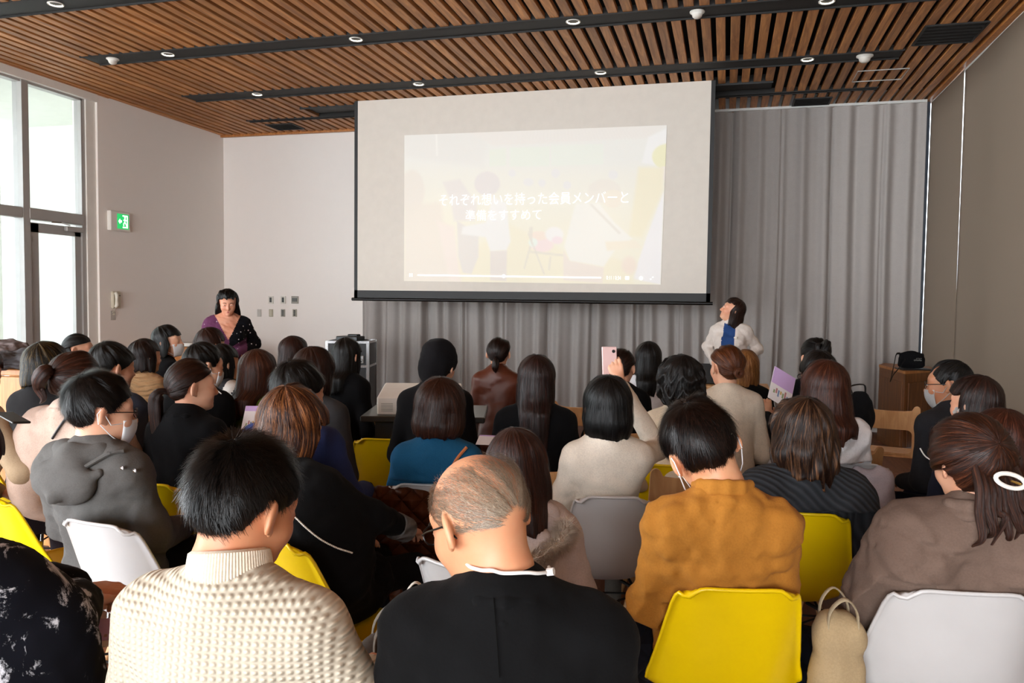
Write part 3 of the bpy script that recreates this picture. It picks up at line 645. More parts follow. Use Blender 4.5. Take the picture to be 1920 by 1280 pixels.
def shell_chair(px, py, yaw, color, label, z=.81, sx=1.0, d=None, xy=None, group=None):
    p = atZ(px, py, z) if xy is None else np.array([xy[0], xy[1], z])
    c, s = math.cos(yaw), math.sin(yaw); off = np.array([0, -.27]); o_ = np.array([c*off[0]-s*off[1], s*off[0]+c*off[1]])
    loc = (p[0]-o_[0], p[1]-o_[1], 0)
    t = thing('shell_chair', label, 'chair', loc, yaw, group)
    mat = {'y': M_yel, 'w': M_wht, 'c': M_crm}[color]
    if color not in SHELL: SHELL[color] = shell_mesh(mat)
    q = obj('shell', SHELL[color], t); q.scale = (sx, 1, 1)
    if not _legs:
        for i, (x, y) in enumerate(((-1, 1), (1, 1), (-1, -1), (1, -1))):
            mb = MB(); leg_dowel(mb, (x*.13, y*.12+.0, .40), (x*.235, y*.225, 0)); qq = mb.build('leg', M_dowel, None, True); _legs[i] = qq.data; bpy.data.objects.remove(qq)
        mb = MB()
        for x in (-1, 1): mb.tube([(x*.165, -.15, .27), (x*.10, 0, .40), (x*.165, .15, .27)], .005, 6); mb.tube([(x*.165, .155*x, .27), (-x*.165, .155*x, .27)], .005, 6) if x else 0
        mb.tube([(-.165, -.155, .27), (.165, .155, .27)], .005, 6).tube([(.165, -.155, .27), (-.165, .155, .27)], .005, 6)
        for x in (-1, 1):
            for y in (-1, 1): mb.tube([(x*.13, y*.12, .385), (x*.06, y*.06, .405)], .008, 6)
        qq = mb.build('brace', M_blkmet, None, True); _legs['b'] = qq.data; bpy.data.objects.remove(qq)
    for i in range(4): obj('leg', _legs[i], t)
    obj('brace', _legs['b'], t)
    return t
def plywood_back():
    # outline with raised ears and a cut-out below the back rest; x right, z up
    c = bpy.data.curves.new('b', 'CURVE'); c.dimensions = '2D'; c.fill_mode = 'BOTH'; c.extrude = .007; c.bevel_depth = .002; c.resolution_u = 6
    def rr(pts):
        s = c.splines.new('POLY'); s.points.add(len(pts)-1)
        for i, p in enumerate(pts): s.points[i].co = (p[0], p[1], 0, 1)
        s.use_cyclic_u = True
    def arc(cx, cz, r, a0, a1, n=7): return [(cx+r*math.cos(math.radians(a)), cz+r*math.sin(math.radians(a))) for a in np.linspace(a0, a1, n)]
    right = arc(.188, .815, .022, 180, 0)[::-1]
    outer = [(.215, .43), (.21, .815)]+arc(.188, .815, .022, 0, 160)+[(.155, .800), (.10, .793), (0, .791)]
    outer += [(-x, z) for x, z in outer[::-1][1:]]
    rr(outer)
    hole = arc(.12, .61, .04, 0, 90)+[(-x, z) for x, z in arc(.12, .61, .04, 0, 90)[::-1]]+[(-x, z) for x, z in arc(.12, .50, .04, -90, 0)[::-1]]+arc(.12, .50, .04, -90, 0)
    rr(hole)
    o = bpy.data.objects.new('b', c); COL.objects.link(o); dg = bpy.context.evaluated_depsgraph_get(); me = bpy.data.meshes.new_from_object(o.evaluated_get(dg)); bpy.data.objects.remove(o)
    bm = bmesh.new(); bm.from_mesh(me); bmesh.ops.remove_doubles(bm, verts=bm.verts, dist=1e-5); bmesh.ops.triangulate(bm, faces=bm.faces); bmesh.ops.subdivide_edges(bm, edges=[e for e in bm.edges if e.calc_length() > .08], cuts=2)
    for v in bm.verts:
        x, z, e = v.co.x, v.co.y, v.co.z
        v.co = (x, e-.19-.16*(z-.43)+.45*x*x, z)
    bm.normal_update(); bm.to_mesh(me); bm.free(); me.name = 'back_panel'; me.materials.clear(); me.materials.append(M_beech); return me
_wc = {}
def wooden_chair(px, py, yaw, label, z=.80, xy=None, group=None):
    p = atZ(px, py, z) if xy is None else np.array([xy[0], xy[1], z])
    c, s = math.cos(yaw), math.sin(yaw); off = (0, -.25); o_ = (c*off[0]-s*off[1], s*off[0]+c*off[1])
    t = thing('wooden_chair', label, 'chair', (p[0]-o_[0], p[1]-o_[1], 0), yaw, group)
    if not _wc:
        _wc['back'] = plywood_back()
        mb = MB().prism([(-.19, -.17), (.19, -.17), (.21, -.10), (.215, .16), (.18, .21), (-.18, .21), (-.215, .16), (-.21, -.10)], .425, .440); q = mb.build('seat', M_beech); _wc['seat'] = q.data; bpy.data.objects.remove(q)
        for i, x in enumerate((-1, 1)):
            q = MB().tube([(x*.205, .19, .0), (x*.205, .18, .40), (x*.205, .15, .425), (x*.205, -.14, .425), (x*.205, -.17, .40), (x*.205, -.21, 0)], .010, 10).build('leg', M_steel, None, True); _wc[i] = q.data; bpy.data.objects.remove(q)
    obj('back_panel', _wc['back'], t); obj('seat', _wc['seat'], t); obj('leg', _wc[0], t); obj('leg', _wc[1], t)
    return t

# ================================================================== PEOPLE
def head_ops(fem):
    j = .0 if fem else .004
    ops = [('e', .02, (0, -.014, .030), (.0755+j*.5, .096, .088)), ('e', .03, (0, .034, -.030), (.058+j, .058, .082)),
           ('e', .03, (0, .046, -.083), (.034+j, .036, .026)), ('e', .02, (.036, .052, -.028), (.026, .034, .030)), ('e', .02, (-.036, .052, -.028), (.026, .034, .030)),
           ('e', .02, (0, .068, .030), (.052, .020, .026)),
           ('sub', .016, (.031, .099, .004), (.019, .018, .013)), ('sub', .016, (-.031, .099, .004), (.019, .018, .013)),
           ('e', .008, (.031, .078, .003), (.0165, .014, .0125)), ('e', .008, (-.031, .078, .003), (.0165, .014, .0125)),
           ('c', .012, (0, .086, .012), (0, .106, -.027), .007, .0095), ('e', .008, (0, .104, -.031), (.0145, .010, .0085)), ('e', .008, (0, .097, -.034), (.018, .010, .007)),
           ('c', .006, (-.019, .082, -.0585), (.019, .082, -.0585), .005, .005), ('c', .006, (-.008, .0885, -.0565), (.008, .0885, -.0565), .005, .005), ('c', .007, (-.013, .0855, -.0665), (.013, .0855, -.0665), .0055, .0055),
           ('sub', .003, (0, .094, -.0612), (.020, .008, .0016)), ('e', .014, (0, .078, -.096), (.018, .016, .014)),
           ('c', .04, (0, -.020, -.06), (0, -.045, -.20), .050+j*1.5, .057+j*1.5)]
    for s in (-1, 1):
        M = np.array(Matrix.Rotation(s*.62, 3, 'Z')@Matrix.Rotation(-.25, 3, 'X'))
        ops += [('e', .006, (s*.0835, -.016, .0), (.0085, .0200, .034), M), ('sub', .004, (s*.0925, -.007, .001), (.006, .010, .020), M), ('e', .004, (s*.080, -.007, -.026), (.006, .009, .011), M)]
    return ops
_hc = {}
def head_geo(fem, h):
    k = (fem, h)
    if k not in _hc: _hc[k] = blob(head_ops(fem), h, it=1 if h < .006 else 0)
    return _hc[k]
def hand_ops(curl=.6):
    ops = [('c', .014, (0, -.05, 0), (0, -.02, 0), .020, .021), ('c', .016, (0, -.11, 0), (0, -.05, 0), .026, .021)]
    bx = (-.027, -.009, .009, .026); ln = (.062, .074, .080, .070)
    for i in range(4): ops.append(('c', .010, (bx[i]*.55, -.04, 0), (bx[i], .032-abs(i-1.8)*.004, 0), .015, .0115))
    fin = []
    for i in range(4):
        p = np.array((bx[i], .034-abs(i-1.8)*.004, 0)); a = curl*.25
        for q, (f, r) in enumerate(((.44, .0095), (.32, .0086), (.24, .0076))):
            d = np.array((bx[i]*1.2*(1-q*.3), math.cos(a), -math.sin(a))); d /= np.linalg.norm(d); n = p+d*ln[i]*f; ops.append(('c', .004, tuple(p), tuple(n), r, r*.92)); p = n; a += curl*.75
    t = [(.020, -.045, -.004), (.044, -.018, -.012), (.052, .008, -.020), (.046, .030, -.030)]
    for i in range(3): ops.append(('c', .007 if i else .012, t[i], t[i+1], (.014, .0105, .009)[i], (.0105, .009, .008)[i]))
    return ops
_hd = {}
def hand_geo(curl, h=.0045):
    k = (round(curl, 1), h)
    if k not in _hd: _hd[k] = blob(hand_ops(curl), h, it=1)
    return _hd[k]
def sk_ellipsoid_pt(th, ph, tilt, thick):
    """unit direction polar angle th about an axis tilted back by tilt, azimuth ph (0 = forehead)"""
    x = np.sin(th)*np.sin(ph); y = np.sin(th)*np.cos(ph); z = np.cos(th)
    c, s = math.cos(tilt), math.sin(tilt); y2 = c*y-s*z; z2 = s*y+c*z
    R_ = np.array([.0795+thick, .0985+thick, .0900+thick]); return np.stack([x*R_[0], -.014+y2*R_[1], .030+z2*R_[2]], -1)
HL_A = np.radians([0, 30, 50, 66, 80, 92, 108, 122, 150, 180]); HL_Z = np.array([.072, .068, .045, .010, .000, .028, .030, -.045, -.078, -.082])
def hairline(a, low=0): return np.interp(np.abs(a), HL_A, HL_Z)-low
def ring_noise(g, n, freq, m):
    """smooth periodic noise of n samples x m rows"""
    k = max(3, int(freq)); c = g.normal(size=(k, 4)); x = np.arange(n)/n*k; i = x.astype(int) % k; f = x-np.floor(x); f = f*f*(3-2*f)
    cc = c[i]*(1-f)[:, None]+c[(i+1) % k]*f[:, None]; t = np.linspace(0, 3, m); j = np.minimum(t.astype(int), 2); u = t-j
    return cc[:, j]*(1-u)[None]+cc[:, j+1]*u[None]
def hair_geo(H, near, seed):
    """returns list of (V, F, uv) pieces in head space"""
    g = np.random.default_rng(seed); st = H['style']; thick = H.get('thick', .014); nu, nv = (220, 32) if near else (130, 20)
    tilt = H.get('tilt', {'bob': .35, 'long': .30, 'short': .55, 'tie': 1.75, 'bald': .5}[st]); part = H.get('part', 0.)
    ph = np.arange(nu)/nu*2*math.pi-math.pi; TH = np.linspace(0.02, 2.9, 90)
    zeq = .005; out = []
    paths = np.zeros((nu, nv, 3)); lenb = H.get('back', -.12); lens_ = H.get('side', lenb); jag = ring_noise(g, nu, 46, 1)[:, 0]*H.get('jag', .006)+ring_noise(g, nu, 14, 1)[:, 0]*H.get('jag', .006)
    fringe = H.get('fringe', .045)
    for i in range(nu):
        P = sk_ellipsoid_pt(TH, np.full_like(TH, ph[i]), tilt, thick)
        az = np.arctan2(P[:, 0], P[:, 1]+.014)
        if st in ('short', 'tie', 'bald'):
            hl = (np.interp(np.abs(az), np.radians([0, 40, 60, 75, 90, 105, 120, 180]), [.07, .06, .03, .02, .0, -.03, -.065, -.082])-H.get('low', 0)) if st == 'bald' else hairline(az, H.get('low', 0)); below = np.where(P[:, 2] < hl)[0]; below = below[below > 6]; e = below[0] if len(below) else len(TH)-1
            Q = P[:e+1].copy()
            t = np.linspace(0, 1, len(Q)); fade = 1-(1-H.get('edge', .35))*t**(1.6 if st == 'short' else 4)
            c0 = np.array([0, -.014, .030]); n = Q-c0; n /= np.linalg.norm(n, axis=1)[:, None]; Q -= n*((1-fade)*thick)[:, None]
        else:
            e = np.where((P[:, 2] < zeq) & (np.arange(len(TH)) > 4))[0][0]; a = abs(az[e]); face = math.radians(H.get('face', 58))
            k = sm(np.array(a), face, face+.35); zend = fringe if k <= 0 else None
            if a < face+.02:
                e2 = np.where((P[:, 2] < fringe+jag[i]) & (np.arange(len(TH)) > 4))[0]; Q = P[:e2[0]+1] if len(e2) else P[:e+1]
            else:
                Q = P[:e+1]; wb = float(sm(np.array(a), 1.4, 2.4)); zl = lens_*(1-wb)+lenb*wb+jag[i]; zl = zl*float(k)+(-.02)*(1-float(k))
                m = 14; tz = np.linspace(0, 1, m+1)[1:]; L = zeq-zl; b0 = Q[-1]
                cx_, cy_ = 0, -.014; dx, dy = b0[0]-cx_, b0[1]-cy_; cv = H.get('curve', -.10); sw = H.get('swell', .07)
                rr = 1+sw*np.sin(np.minimum(tz*L/.11, 1)*math.pi*.5)-0*tz; rr = rr+cv*np.maximum(0, tz*L-.05)/.10*np.clip(tz*1., 0, 1)
                rr = np.maximum(rr, .42)
                hang = np.stack([cx_+dx*rr, cy_+dy*rr, zeq-tz*L], 1)
                if st == 'long':
                    bk = np.maximum(0, -.10-hang[:, 2]); hang[:, 1] -= np.minimum(bk*1.1, .055)*wb; hang[:, 0] *= 1-np.minimum(bk*.6, .2)*(wb)*0
                Q = np.vstack([Q, hang])
        s_ = np.r_[0, np.cumsum(np.linalg.norm(np.diff(Q, axis=0), axis=1))]; t = np.linspace(0, s_[-1], nv)
        for c in range(3): paths[i, :, c] = np.interp(t, s_, Q[:, c])
    # lumps and strands
    v = np.linspace(0, 1, nv); amp = H.get('amp', 1.); cen = np.array([0, -.014, .02]); Nn = paths-cen; Nn[..., 2] *= np.where(paths[..., 2] < 0, .15, 1); Nn /= np.linalg.norm(Nn, axis=-1)[..., None]+1e-9
    rmp = .15+.85*np.clip(v*2.2, 0, 1)
    d = ring_noise(g, nu, 12, nv)*.0035+ring_noise(g, nu, 34, nv)*.0022+ring_noise(g, nu, nu//3.2, nv)*(.0011 if near else .0016)
    if H.get('wave'): d = d+H['wave']*np.sin(v[None]*H.get('wf', 20)+ring_noise(g, nu, 16, 1)*2.2)*np.clip(v*2-.3, 0, 1)
    d = d*rmp[None]*amp
    side = ring_noise(g, nu, 20, nv)*.004*np.clip(v*2-.6, 0, 1)*amp
    Tn = np.stack([Nn[..., 1], -Nn[..., 0], np.zeros_like(Nn[..., 0])], -1)
    P3 = paths+Nn*d[..., None]+Tn*side[..., None]
    inner = P3[:, -1]*np.array([.72, .72, 1])+np.array([0, -.014*.28, 0]); inner2 = P3[:, -1]*np.array([.3, .3, 1])+np.array([0, -.01, .02])
    full = np.concatenate([P3, inner[:, None], inner2[:, None]], 1); V = full.reshape(-1, 3); nvv = nv+2
    Fc = grid_faces(nu, nvv, True); uu = np.repeat(np.arange(nu)/nu, nvv); vvv = np.tile(np.r_[v, 1.02, 1.05], nu)*H.get('uvl', 1.)
    out.append((V, Fc, np.stack([uu*2, vvv], 1)))
    # loose strands (thin ribbons) over the shell
    ns = H.get('loose', 650 if near else 120); spike = H.get('spike', 0.)
    if st == 'short' and spike == 0: spike = .012
    iu = g.integers(0, nu, ns); K = 5
    if st in ('short', 'bald') or spike:
        # short tufts that leave the shell
        v0 = g.uniform(.03, .9, ns) if st != 'bald' else g.uniform(.0, .95, ns); Lh = g.uniform(.6, 1.3, ns)*H.get('len', .030)
        j0 = v0*(nv-1); dj = Lh/ (np.linalg.norm(np.diff(paths, axis=1), axis=-1).sum(1)[iu]+1e-6)*(nv-1)
        K = 3 if st == 'bald' else 4; tt = np.linspace(0, 1, K); J = np.clip(j0[:, None]+dj[:, None]*tt[None], 0, nv-1.001); ji = J.astype(int); jf = J-ji
        base = P3[iu[:, None], ji]*(1-jf)[..., None]+P3[iu[:, None], ji+1]*jf[..., None]; nn = Nn[iu[:, None], ji]
        lift = (g.uniform(.2, 1.3, ns)*spike*(1-.65*v0))[:, None]*tt[None]**1.1; cur = base+nn*lift[..., None]+g.normal(size=(ns, 1, 3))*spike*.30*tt[None, :, None]; w0 = H.get('sw', .0011)
        if st == 'bald':
            nb = base[:, 0]-np.array([0, -.014, .030]); nb /= np.linalg.norm(nb, axis=1)[:, None]; ax = np.array([0, .22, .97]); ang = np.degrees(np.arccos(np.clip(nb@(ax/np.linalg.norm(ax)), -1, 1))); keep = ang+g.normal(size=ns)*7 > 50; cur = cur[keep]; nn = nn[keep]; ns = int(keep.sum())
    else:
        tt = np.linspace(0, 1, K); v0 = g.uniform(.0, .55, ns); v1 = np.minimum(1., v0+g.uniform(.35, .9, ns)); J = (v0[:, None]+(v1-v0)[:, None]*tt[None])*(nv-1.001); ji = J.astype(int); jf = J-ji
        du = (g.normal(size=(ns, 1))*2.5*tt[None]); iu2 = (iu[:, None]+du.astype(int)) % nu
        base = P3[iu2, ji]*(1-jf)[..., None]+P3[iu2, np.minimum(ji+1, nv-1)]*jf[..., None]; nn = Nn[iu[:, None], ji]; w0 = .0011 if near else .0018
        cur = base+nn*(g.uniform(.0005, .0045, ns)[:, None]*np.sin(tt*math.pi*.9)[None]+.0008)[..., None]; ex = g.uniform(-.004, .012, ns); cur[:, -1, 2] -= ex*(v1 > .97)
    Tg = np.gradient(cur, axis=1); sd = np.cross(Tg, nn); sd /= np.linalg.norm(sd, axis=-1)[..., None]+1e-9
    w = w0*np.linspace(1, .25, K)[None, :, None]; A = cur-sd*w/2; B = cur+sd*w/2; V = np.stack([A, B], 2).reshape(-1, 3)
    b = (np.arange(ns)*K*2)[:, None]; q = np.arange(K-1)*2; Fc = np.stack([b+q, b+q+1, b+q+3, b+q+2], -1).reshape(-1, 4)
    rnd = np.repeat(g.uniform(0, 2, ns), K*2); vv = np.repeat(np.tile(tt, ns), 2)
    out.append((V, Fc, np.stack([rnd, vv], 1)))
    # gathered hair
    def lock(P, r, seed2, flat=.8, m=34, n=44):
        gg = np.random.default_rng(seed2); P = spline(P, m); T, N, B = frames(P); rr = np.interp(np.linspace(0, 1, m), np.linspace(0, 1, len(r)), r)
        a = np.arange(n)*2*math.pi/n; dd = (ring_noise(gg, n, 14, m)*.10+ring_noise(gg, n, 7, m)*.10).T
        R2 = rr[:, None]*(1+dd); V = P[:, None]+N[:, None]*(np.cos(a)[None]*R2)[..., None]+B[:, None]*(np.sin(a)[None]*R2*flat)[..., None]
        Fc = grid_faces(m, n+0, False); V = V.reshape(-1, 3)
        I, J = np.meshgrid(np.arange(m-1), np.arange(n), indexing='ij'); Fc = np.stack([I*n+J, (I+1)*n+J, (I+1)*n+(J+1) % n, I*n+(J+1) % n], -1).reshape(-1, 4)
        uv = np.stack([np.tile(np.arange(n)/n*.6, m), np.repeat(np.linspace(0, 1, m), n)], 1); out.append((V, Fc, uv))
    tk = H.get('tail')
    tp = sk_ellipsoid_pt(np.array(0.), np.array(0.), tilt, thick)
    if tk == 'pony':
        L = H.get('tl', .22); lock([tp+[0, .015, .0], tp+[0, -.028, .005], tp+[H.get('tx', 0), -.045, -.04], tp+[H.get('tx', 0)*1.3, -.038, -.04-L*.5], tp+[H.get('tx', 0)*1.2, -.03, -.04-L]], [.012, .016, .030, .032, .024, .004], seed+5)
    if tk == 'bun':
        r = H.get('br', .026); ang = np.linspace(0, 2*math.pi*1.9, 12)
        lock([tp+[math.sin(a)*r*(.2+a/14), -.016-.0015*i, math.cos(a)*r*(.2+a/14)] for i, a in enumerate(ang)], [.010, .015, .016, .015, .008], seed+6, 1.)
    if tk == 'updo':
        lock([tp+[0, .0, .01], tp+[.02, -.03, .025], tp+[.0, -.045, -.01], tp+[-.02, -.035, -.05], tp+[-.005, -.025, -.095], tp+[-.02, -.03, -.12]], [.020, .030, .030, .024, .014, .003], seed+7)
        lock([tp+[0, 0, 0], tp+[-.03, -.02, .015], tp+[-.03, -.035, -.03], tp+[0, -.03, -.06]], [.018, .022, .02, .006], seed+8)
    if tk == 'half':
        for q in range(9):
            xx = -.055+q*.014; lock([np.array([xx*.9, -.085, .03]), np.array([xx*1.05, -.118, -.05]), np.array([xx*1.2, -.122, -.11+.01*(q % 3)]), np.array([xx*1.35+.012*(q % 2), -.135, -.175+.015*(q % 4)]), np.array([xx*1.3+.02*((q % 3)-1), -.115, -.20+.02*(q % 3)])], [.012, .017, .016, .011, .003], seed+20+q, .7, 22, 20)
    return out
def join(parts):
    V = []; Fc = []; U = []; b = 0
    for p in parts: V.append(p[0]); Fc.append(p[1]+b); b += len(p[0]); U.append(p[2] if len(p) > 2 and p[2] is not None else np.zeros((len(p[0]), 2)))
    return np.vstack(V), np.vstack(Fc), np.vstack(U)
BACKDEF = {}
M_eye_w = plain('eye_white', 'E8E4DE', .25); M_iris = plain('dark_iris', '1C120C', .15); M_mask = plain('white_mask', 'E9ECF0', .8); M_frame = plain('dark_frame_glasses', '120F0E', .3)
def in_chair(V, ct, loc, Rb, ex=.0):
    """cloth cannot pass through the chair back it leans on"""
    sx_ = ct.children[0].scale.x if ct.children else 1.
    a = ct.rotation_euler.z; Rc = rotm(a); C_ = np.array(ct.location); W_ = V@Rb.T+loc; L = (W_-C_)@Rc
    yb = np.interp(L[:, 2], [.40, .425, .47, .56, .68, .79, .815], [-.09, -.11, -.165, -.200, -.232, -.262, -.270]); zz = L[:, 2]
    au = np.clip(np.abs(L[:, 0])/(.18*sx_), 0, 1.15); lim = yb+.010+ex+np.interp(zz, [.43, .5, .6, .75, .82], [.07, .08, .075, .055, .035])*au**2.6
    m = (np.abs(L[:, 0]) < .46*sx_) & (zz < .835) & (L[:, 1] < lim) & (L[:, 1] > lim-.35); L[m, 1] = lim[m]
    L[:, 2] = np.where((np.abs(L[:, 0]) < .24) & (L[:, 1] > -.17) & (L[:, 1] < .24), np.maximum(L[:, 2], .445+ex), L[:, 2])
    return (L@Rc.T+C_-loc)@Rb
def person(label, px, py, d, body=0., look=(0, 0, 0), fem=True, hair=None, haircol=('1E1512', None), top=None, face=False, near=False, skincol='DDAA8C', lean=.06, arms=None, w=1., seat=.45, stand=False, legs='1B1C22', shoes='16120F',
           chair=None, shift=0., mask=None, glasses=None, hcap=None, group=None, z_fix=None, hands=None, hs=1.0, hide_legs=False, twist=0., pants_kind='weave'):
    """seated (or standing) figure whose hair top sits at pixel (px, py) at depth d; returns (thing, info)"""
    T = atD(px, py, d); seed = int(px*7+py*13)
    thing_ = thing('person', label, 'person', (0, 0, 0), 0, group)
    hth = (hair or {}).get('thick', .014) if hair and hair['style'] != 'bald' else .002
    Rb = rotm(body); Rh = Rb@rotm(*look)
    toph = Rh@np.array([0, -.02, (.120+hth)*hs]); hc = T-toph+np.array([0, 0, .004]); hc = hc-np.array([0, 0, .0])
    # highest point of a tilted head
    hc[2] = T[2]-(.030*hs*Rh[2, 2]+math.sqrt((.0980*Rh[2, 1])**2+((.088+hth)*Rh[2, 2])**2)*hs)
    neckp = Rh@(np.array([0, -.020, -.075])*hs)+hc                       # base of skull
    C7s = Rb@np.array([shift, 0, 0])
    # body frame: origin under the pelvis, local axes Rb
    C7 = neckp+Rb@np.array([0, -.018, -.075])+C7s-np.array([0, 0, .0])
    def L2W(v): return Rb@np.asarray(v, float)
    pel = C7+L2W([0, -lean, 0]); pel = np.array([pel[0], pel[1], (seat+.10 if not stand else .90)])
    if chair:
        ct = shell_chair(*chair[:5], **(chair[5] if len(chair) > 5 else {})); rel = Rb.T@(np.array(ct.location)-C7); ln = float(np.clip(-(rel[1]+.045), -.12, .26)); pel[:2] = (C7+L2W([0, -ln, 0]))[:2]
    th = C7[2]-pel[2]
    loc = np.array([pel[0], pel[1], 0]); toL = lambda p: Rb.T@(np.asarray(p)-loc)
    c7 = toL(C7); nk = toL(neckp); hcl = toL(hc); z0 = pel[2]
    tp = top or {}; bulk = tp.get('bulk', 0.); sw = tp.get('sw',   .137 if fem else .158)*w; k = (1.0 if not fem else .90)*w
    shz = c7[2]-.055; chest = np.array([0, c7[1]*.72+.022, z0+th*.66]); waist = np.array([0, c7[1]*.30, z0+th*.28])
    def xs(v, s=1.): return v*s
    core = [('e', .05, (0, .0, z0-.01), (.158*k, .112*k, .10)), ('e', .10, tuple(waist), (.128*k, .092*k, .15)), ('e', .08, tuple(chest), (.150*k, .098*k, .165)),
            ('c', .06, (-sw*.92, c7[1]+.002, shz), (sw*.92, c7[1]+.002, shz), .050*k, .050*k), ('e', .05, (0, c7[1]-.012, shz-.06), (.140*k, .052, .09)),
            ('c', .07, (0, c7[1]-.002, c7[2]+.0), (-sw*.75, c7[1]+.0, shz+.01), .042, .038), ('c', .07, (0, c7[1]-.002, c7[2]+.0), (sw*.75, c7[1]+.0, shz+.01), .042, .038)]
    if fem: core.append(('e', .05, (.065, chest[1]+.075, chest[2]+.0), (.06, .05, .06))); core.append(('e', .05, (-.065, chest[1]+.075, chest[2]+.0), (.06, .05, .06)))
    if stand: core += [('c', .06, (0, 0, z0), (0, .0, z0-.06), .13*k, .12*k)]
    AR = {'lap': ((.200, .02, z0+th*.33), (.105, .27, z0+.10)), 'low': ((.195, -.01, z0+th*.28), (.15, .20, z0+.05)), 'out': ((.245, .03, z0+th*.30), (.14, .24, z0+.12)), 'down': ((.20, -.02, z0+th*.22), (.235, .10, z0-.08))}
    arms = arms or {}; J = []
    for s, key in ((-1, 'L'), (1, 'R')):
        a = arms.get(key, 'lap')
        if isinstance(a, str): e_, w_ = AR[a]; e_ = (s*e_[0]*w, e_[1]+c7[1]*.5, e_[2]); w_ = (s*w_[0], w_[1]+c7[1]*.3, w_[2])
        else: e_, w_ = a
        sh = np.array([s*sw, c7[1]+.004, shz-.004]); e_ = np.array(e_, float); w_ = np.array(w_, float)
        ul = .285 if not fem else .265; e_ = sh+(e_-sh)/np.linalg.norm(e_-sh)*min(np.linalg.norm(e_-sh), ul+.03) if isinstance(a, str) else e_
        J.append((sh, e_, w_))
    ar = .043*(.88 if fem else 1.02)*(.5+.5*w)
    def arm_ops(r, cuff=1.):
        o = []
        for sh, e_, w_ in J: o += [('c', .028, tuple(sh), tuple(e_), r*1.16, r*.98), ('c', .025, tuple(e_), tuple(e_+(w_-e_)*cuff), r*.98, r*.72)]
        return o
    # ---- skin: head, neck, trunk, arms and hands in one mesh
    hv, hf = head_geo(fem, .0048 if (face or d < 2.5) else .0064 if near else .0085)
    lv = hv*hs; zf = np.clip((hv[:, 2]+.17)/.09, 0, 1); zf = zf*zf*(3-2*zf); Rl = Rb.T@Rh
    A_ = lv@Rl.T+hcl; off0 = nk-np.array([0, -.020, -.075])*hs; B_ = lv+off0; hvL = A_*zf[:, None]+B_*(1-zf)[:, None]
    parts = [(hvL, hf)]
    tv, tf = blob([('e', .05, (0, 0, z0), (.13*k, .10*k, .10)), ('e', .05, tuple(waist), (.115*k, .085*k, .16)), ('e', .05, tuple(chest), (.14*k, .09*k, .16)), ('c', .05, (0, c7[1], c7[2]-.02), tuple(nk*[1, 1, 1]+[0, .0, -.03]), .052, .050)]+[(o[0], o[1], o[2], o[3], o[4]*.72, o[5]*.72) for o in arm_ops(ar)], .026)
    if chair: tv = in_chair(tv, ct, loc, Rb, .02)
    parts.append((tv, tf))
    for i, (sh, e_, w_) in enumerate(J):
        hd = (hands or {}).get('LR'[i], {});
        if hd is None: continue
        hg, hf_ = hand_geo(hd.get('curl', .6), .0045 if (near or face) and hd else .0075); s = (-1, 1)[i]
        fwd = np.array(hd['dir'], float) if 'dir' in hd else (w_-e_)+np.array([-s*.10, .05, -.0]); fwd /= np.linalg.norm(fwd)
        up = np.array(hd.get('up', (0, 0, 1)), float); up = up-fwd*(up@fwd); up /= np.linalg.norm(up); rt = np.cross(fwd, up)
        H_ = hg*np.array([-s, 1, 1]); F_ = hf_ if s < 0 else hf_[:, ::-1]
        parts.append((H_[:, :1]*rt+H_[:, 1:2]*fwd+H_[:, 2:]*up+w_+fwd*.055, F_))
    V, Fc, _ = join(parts); thing_.location = loc; thing_.rotation_euler = (0, 0, body)
    obj('body', mesh('body', V, Fc, skin(skincol)), thing_)
    info = dict(T=T, loc=loc, Rb=Rb, Rl=Rl, hc=hcl, hs=hs, c7=c7, z0=z0, th=th, shz=shz, sw=sw, J=J, t=thing_, toL=toL, nk=nk)
    H2 = lambda v: (np.asarray(v, float)*hs)@Rl.T+hcl
    # ---- clothes
    res = tp.get('res', .0105 if near else .0165); rr = ar+tp.get('sleeve', .008)
    if tp:
        ops = [list(o) for o in core]; pf = .012+bulk
        ops = [tuple(o) for o in ops]+[(o[0], o[1], o[2], o[3], o[4]+tp.get('sleeve', .006)-pf*.6, o[5]+tp.get('sleeve', .006)-pf*.6) for o in arm_ops(ar, .93)]
        c = tp.get('collar', 'crew'); cy, cz = c7[1], c7[2]
        nkd = nk-c7; nkd = nkd/np.linalg.norm(nkd)
        if c == 'turtle': ops.append(('c', .02, tuple(c7+nkd*.0), tuple(c7+nkd*.055), .060-pf+.012, .058-pf+.012))
        if c == 'hood_old': ops += [('e', .03, (0, cy-.065, cz-.035), (.135, .065, .085)), ('e', .03, (.07, cy-.01, cz+.012), (.045, .075, .045)), ('e', .03, (-.07, cy-.01, cz+.012), (.045, .075, .045)), ('e', .02, (0, cy-.035, cz+.02), (.08, .045, .035))]
        if c in ('coat', 'high'): ops += [('c', .03, tuple(c7+nkd*-.01), tuple(c7+nkd*(.022 if c == 'coat' else .045)), .066-pf+.012, .062-pf+.012)]
        if c == 'scarf': ops += [('c', .02, (-.06, cy-.03, cz+.01), (.06, cy-.03, cz+.01), .038, .038), ('c', .02, (.06, cy-.03, cz+.01), (.05, cy+.06, cz-.02), .038, .034), ('c', .02, (-.06, cy-.03, cz+.01), (-.05, cy+.06, cz-.02), .038, .034)]
        if tp.get('skirt'):
            ops += [('e', .08, (0, .02, z0-.03), (.20*w+bulk, .17, .13)), ('e', .08, (0, .12, z0-.02), (.19*w, .20, .09))]
        if tp.get('cape'):
            for s in (-1, 1): ops += [('e', .07, (s*(sw+.03), c7[1]+.02, shz-.14), (.10, .12, .20)), ('e', .07, (s*(sw+.05), c7[1]+.06, shz-.26), (.11, .14, .16))]
        wr = tp.get('wr', .0055)*.72; lo = None
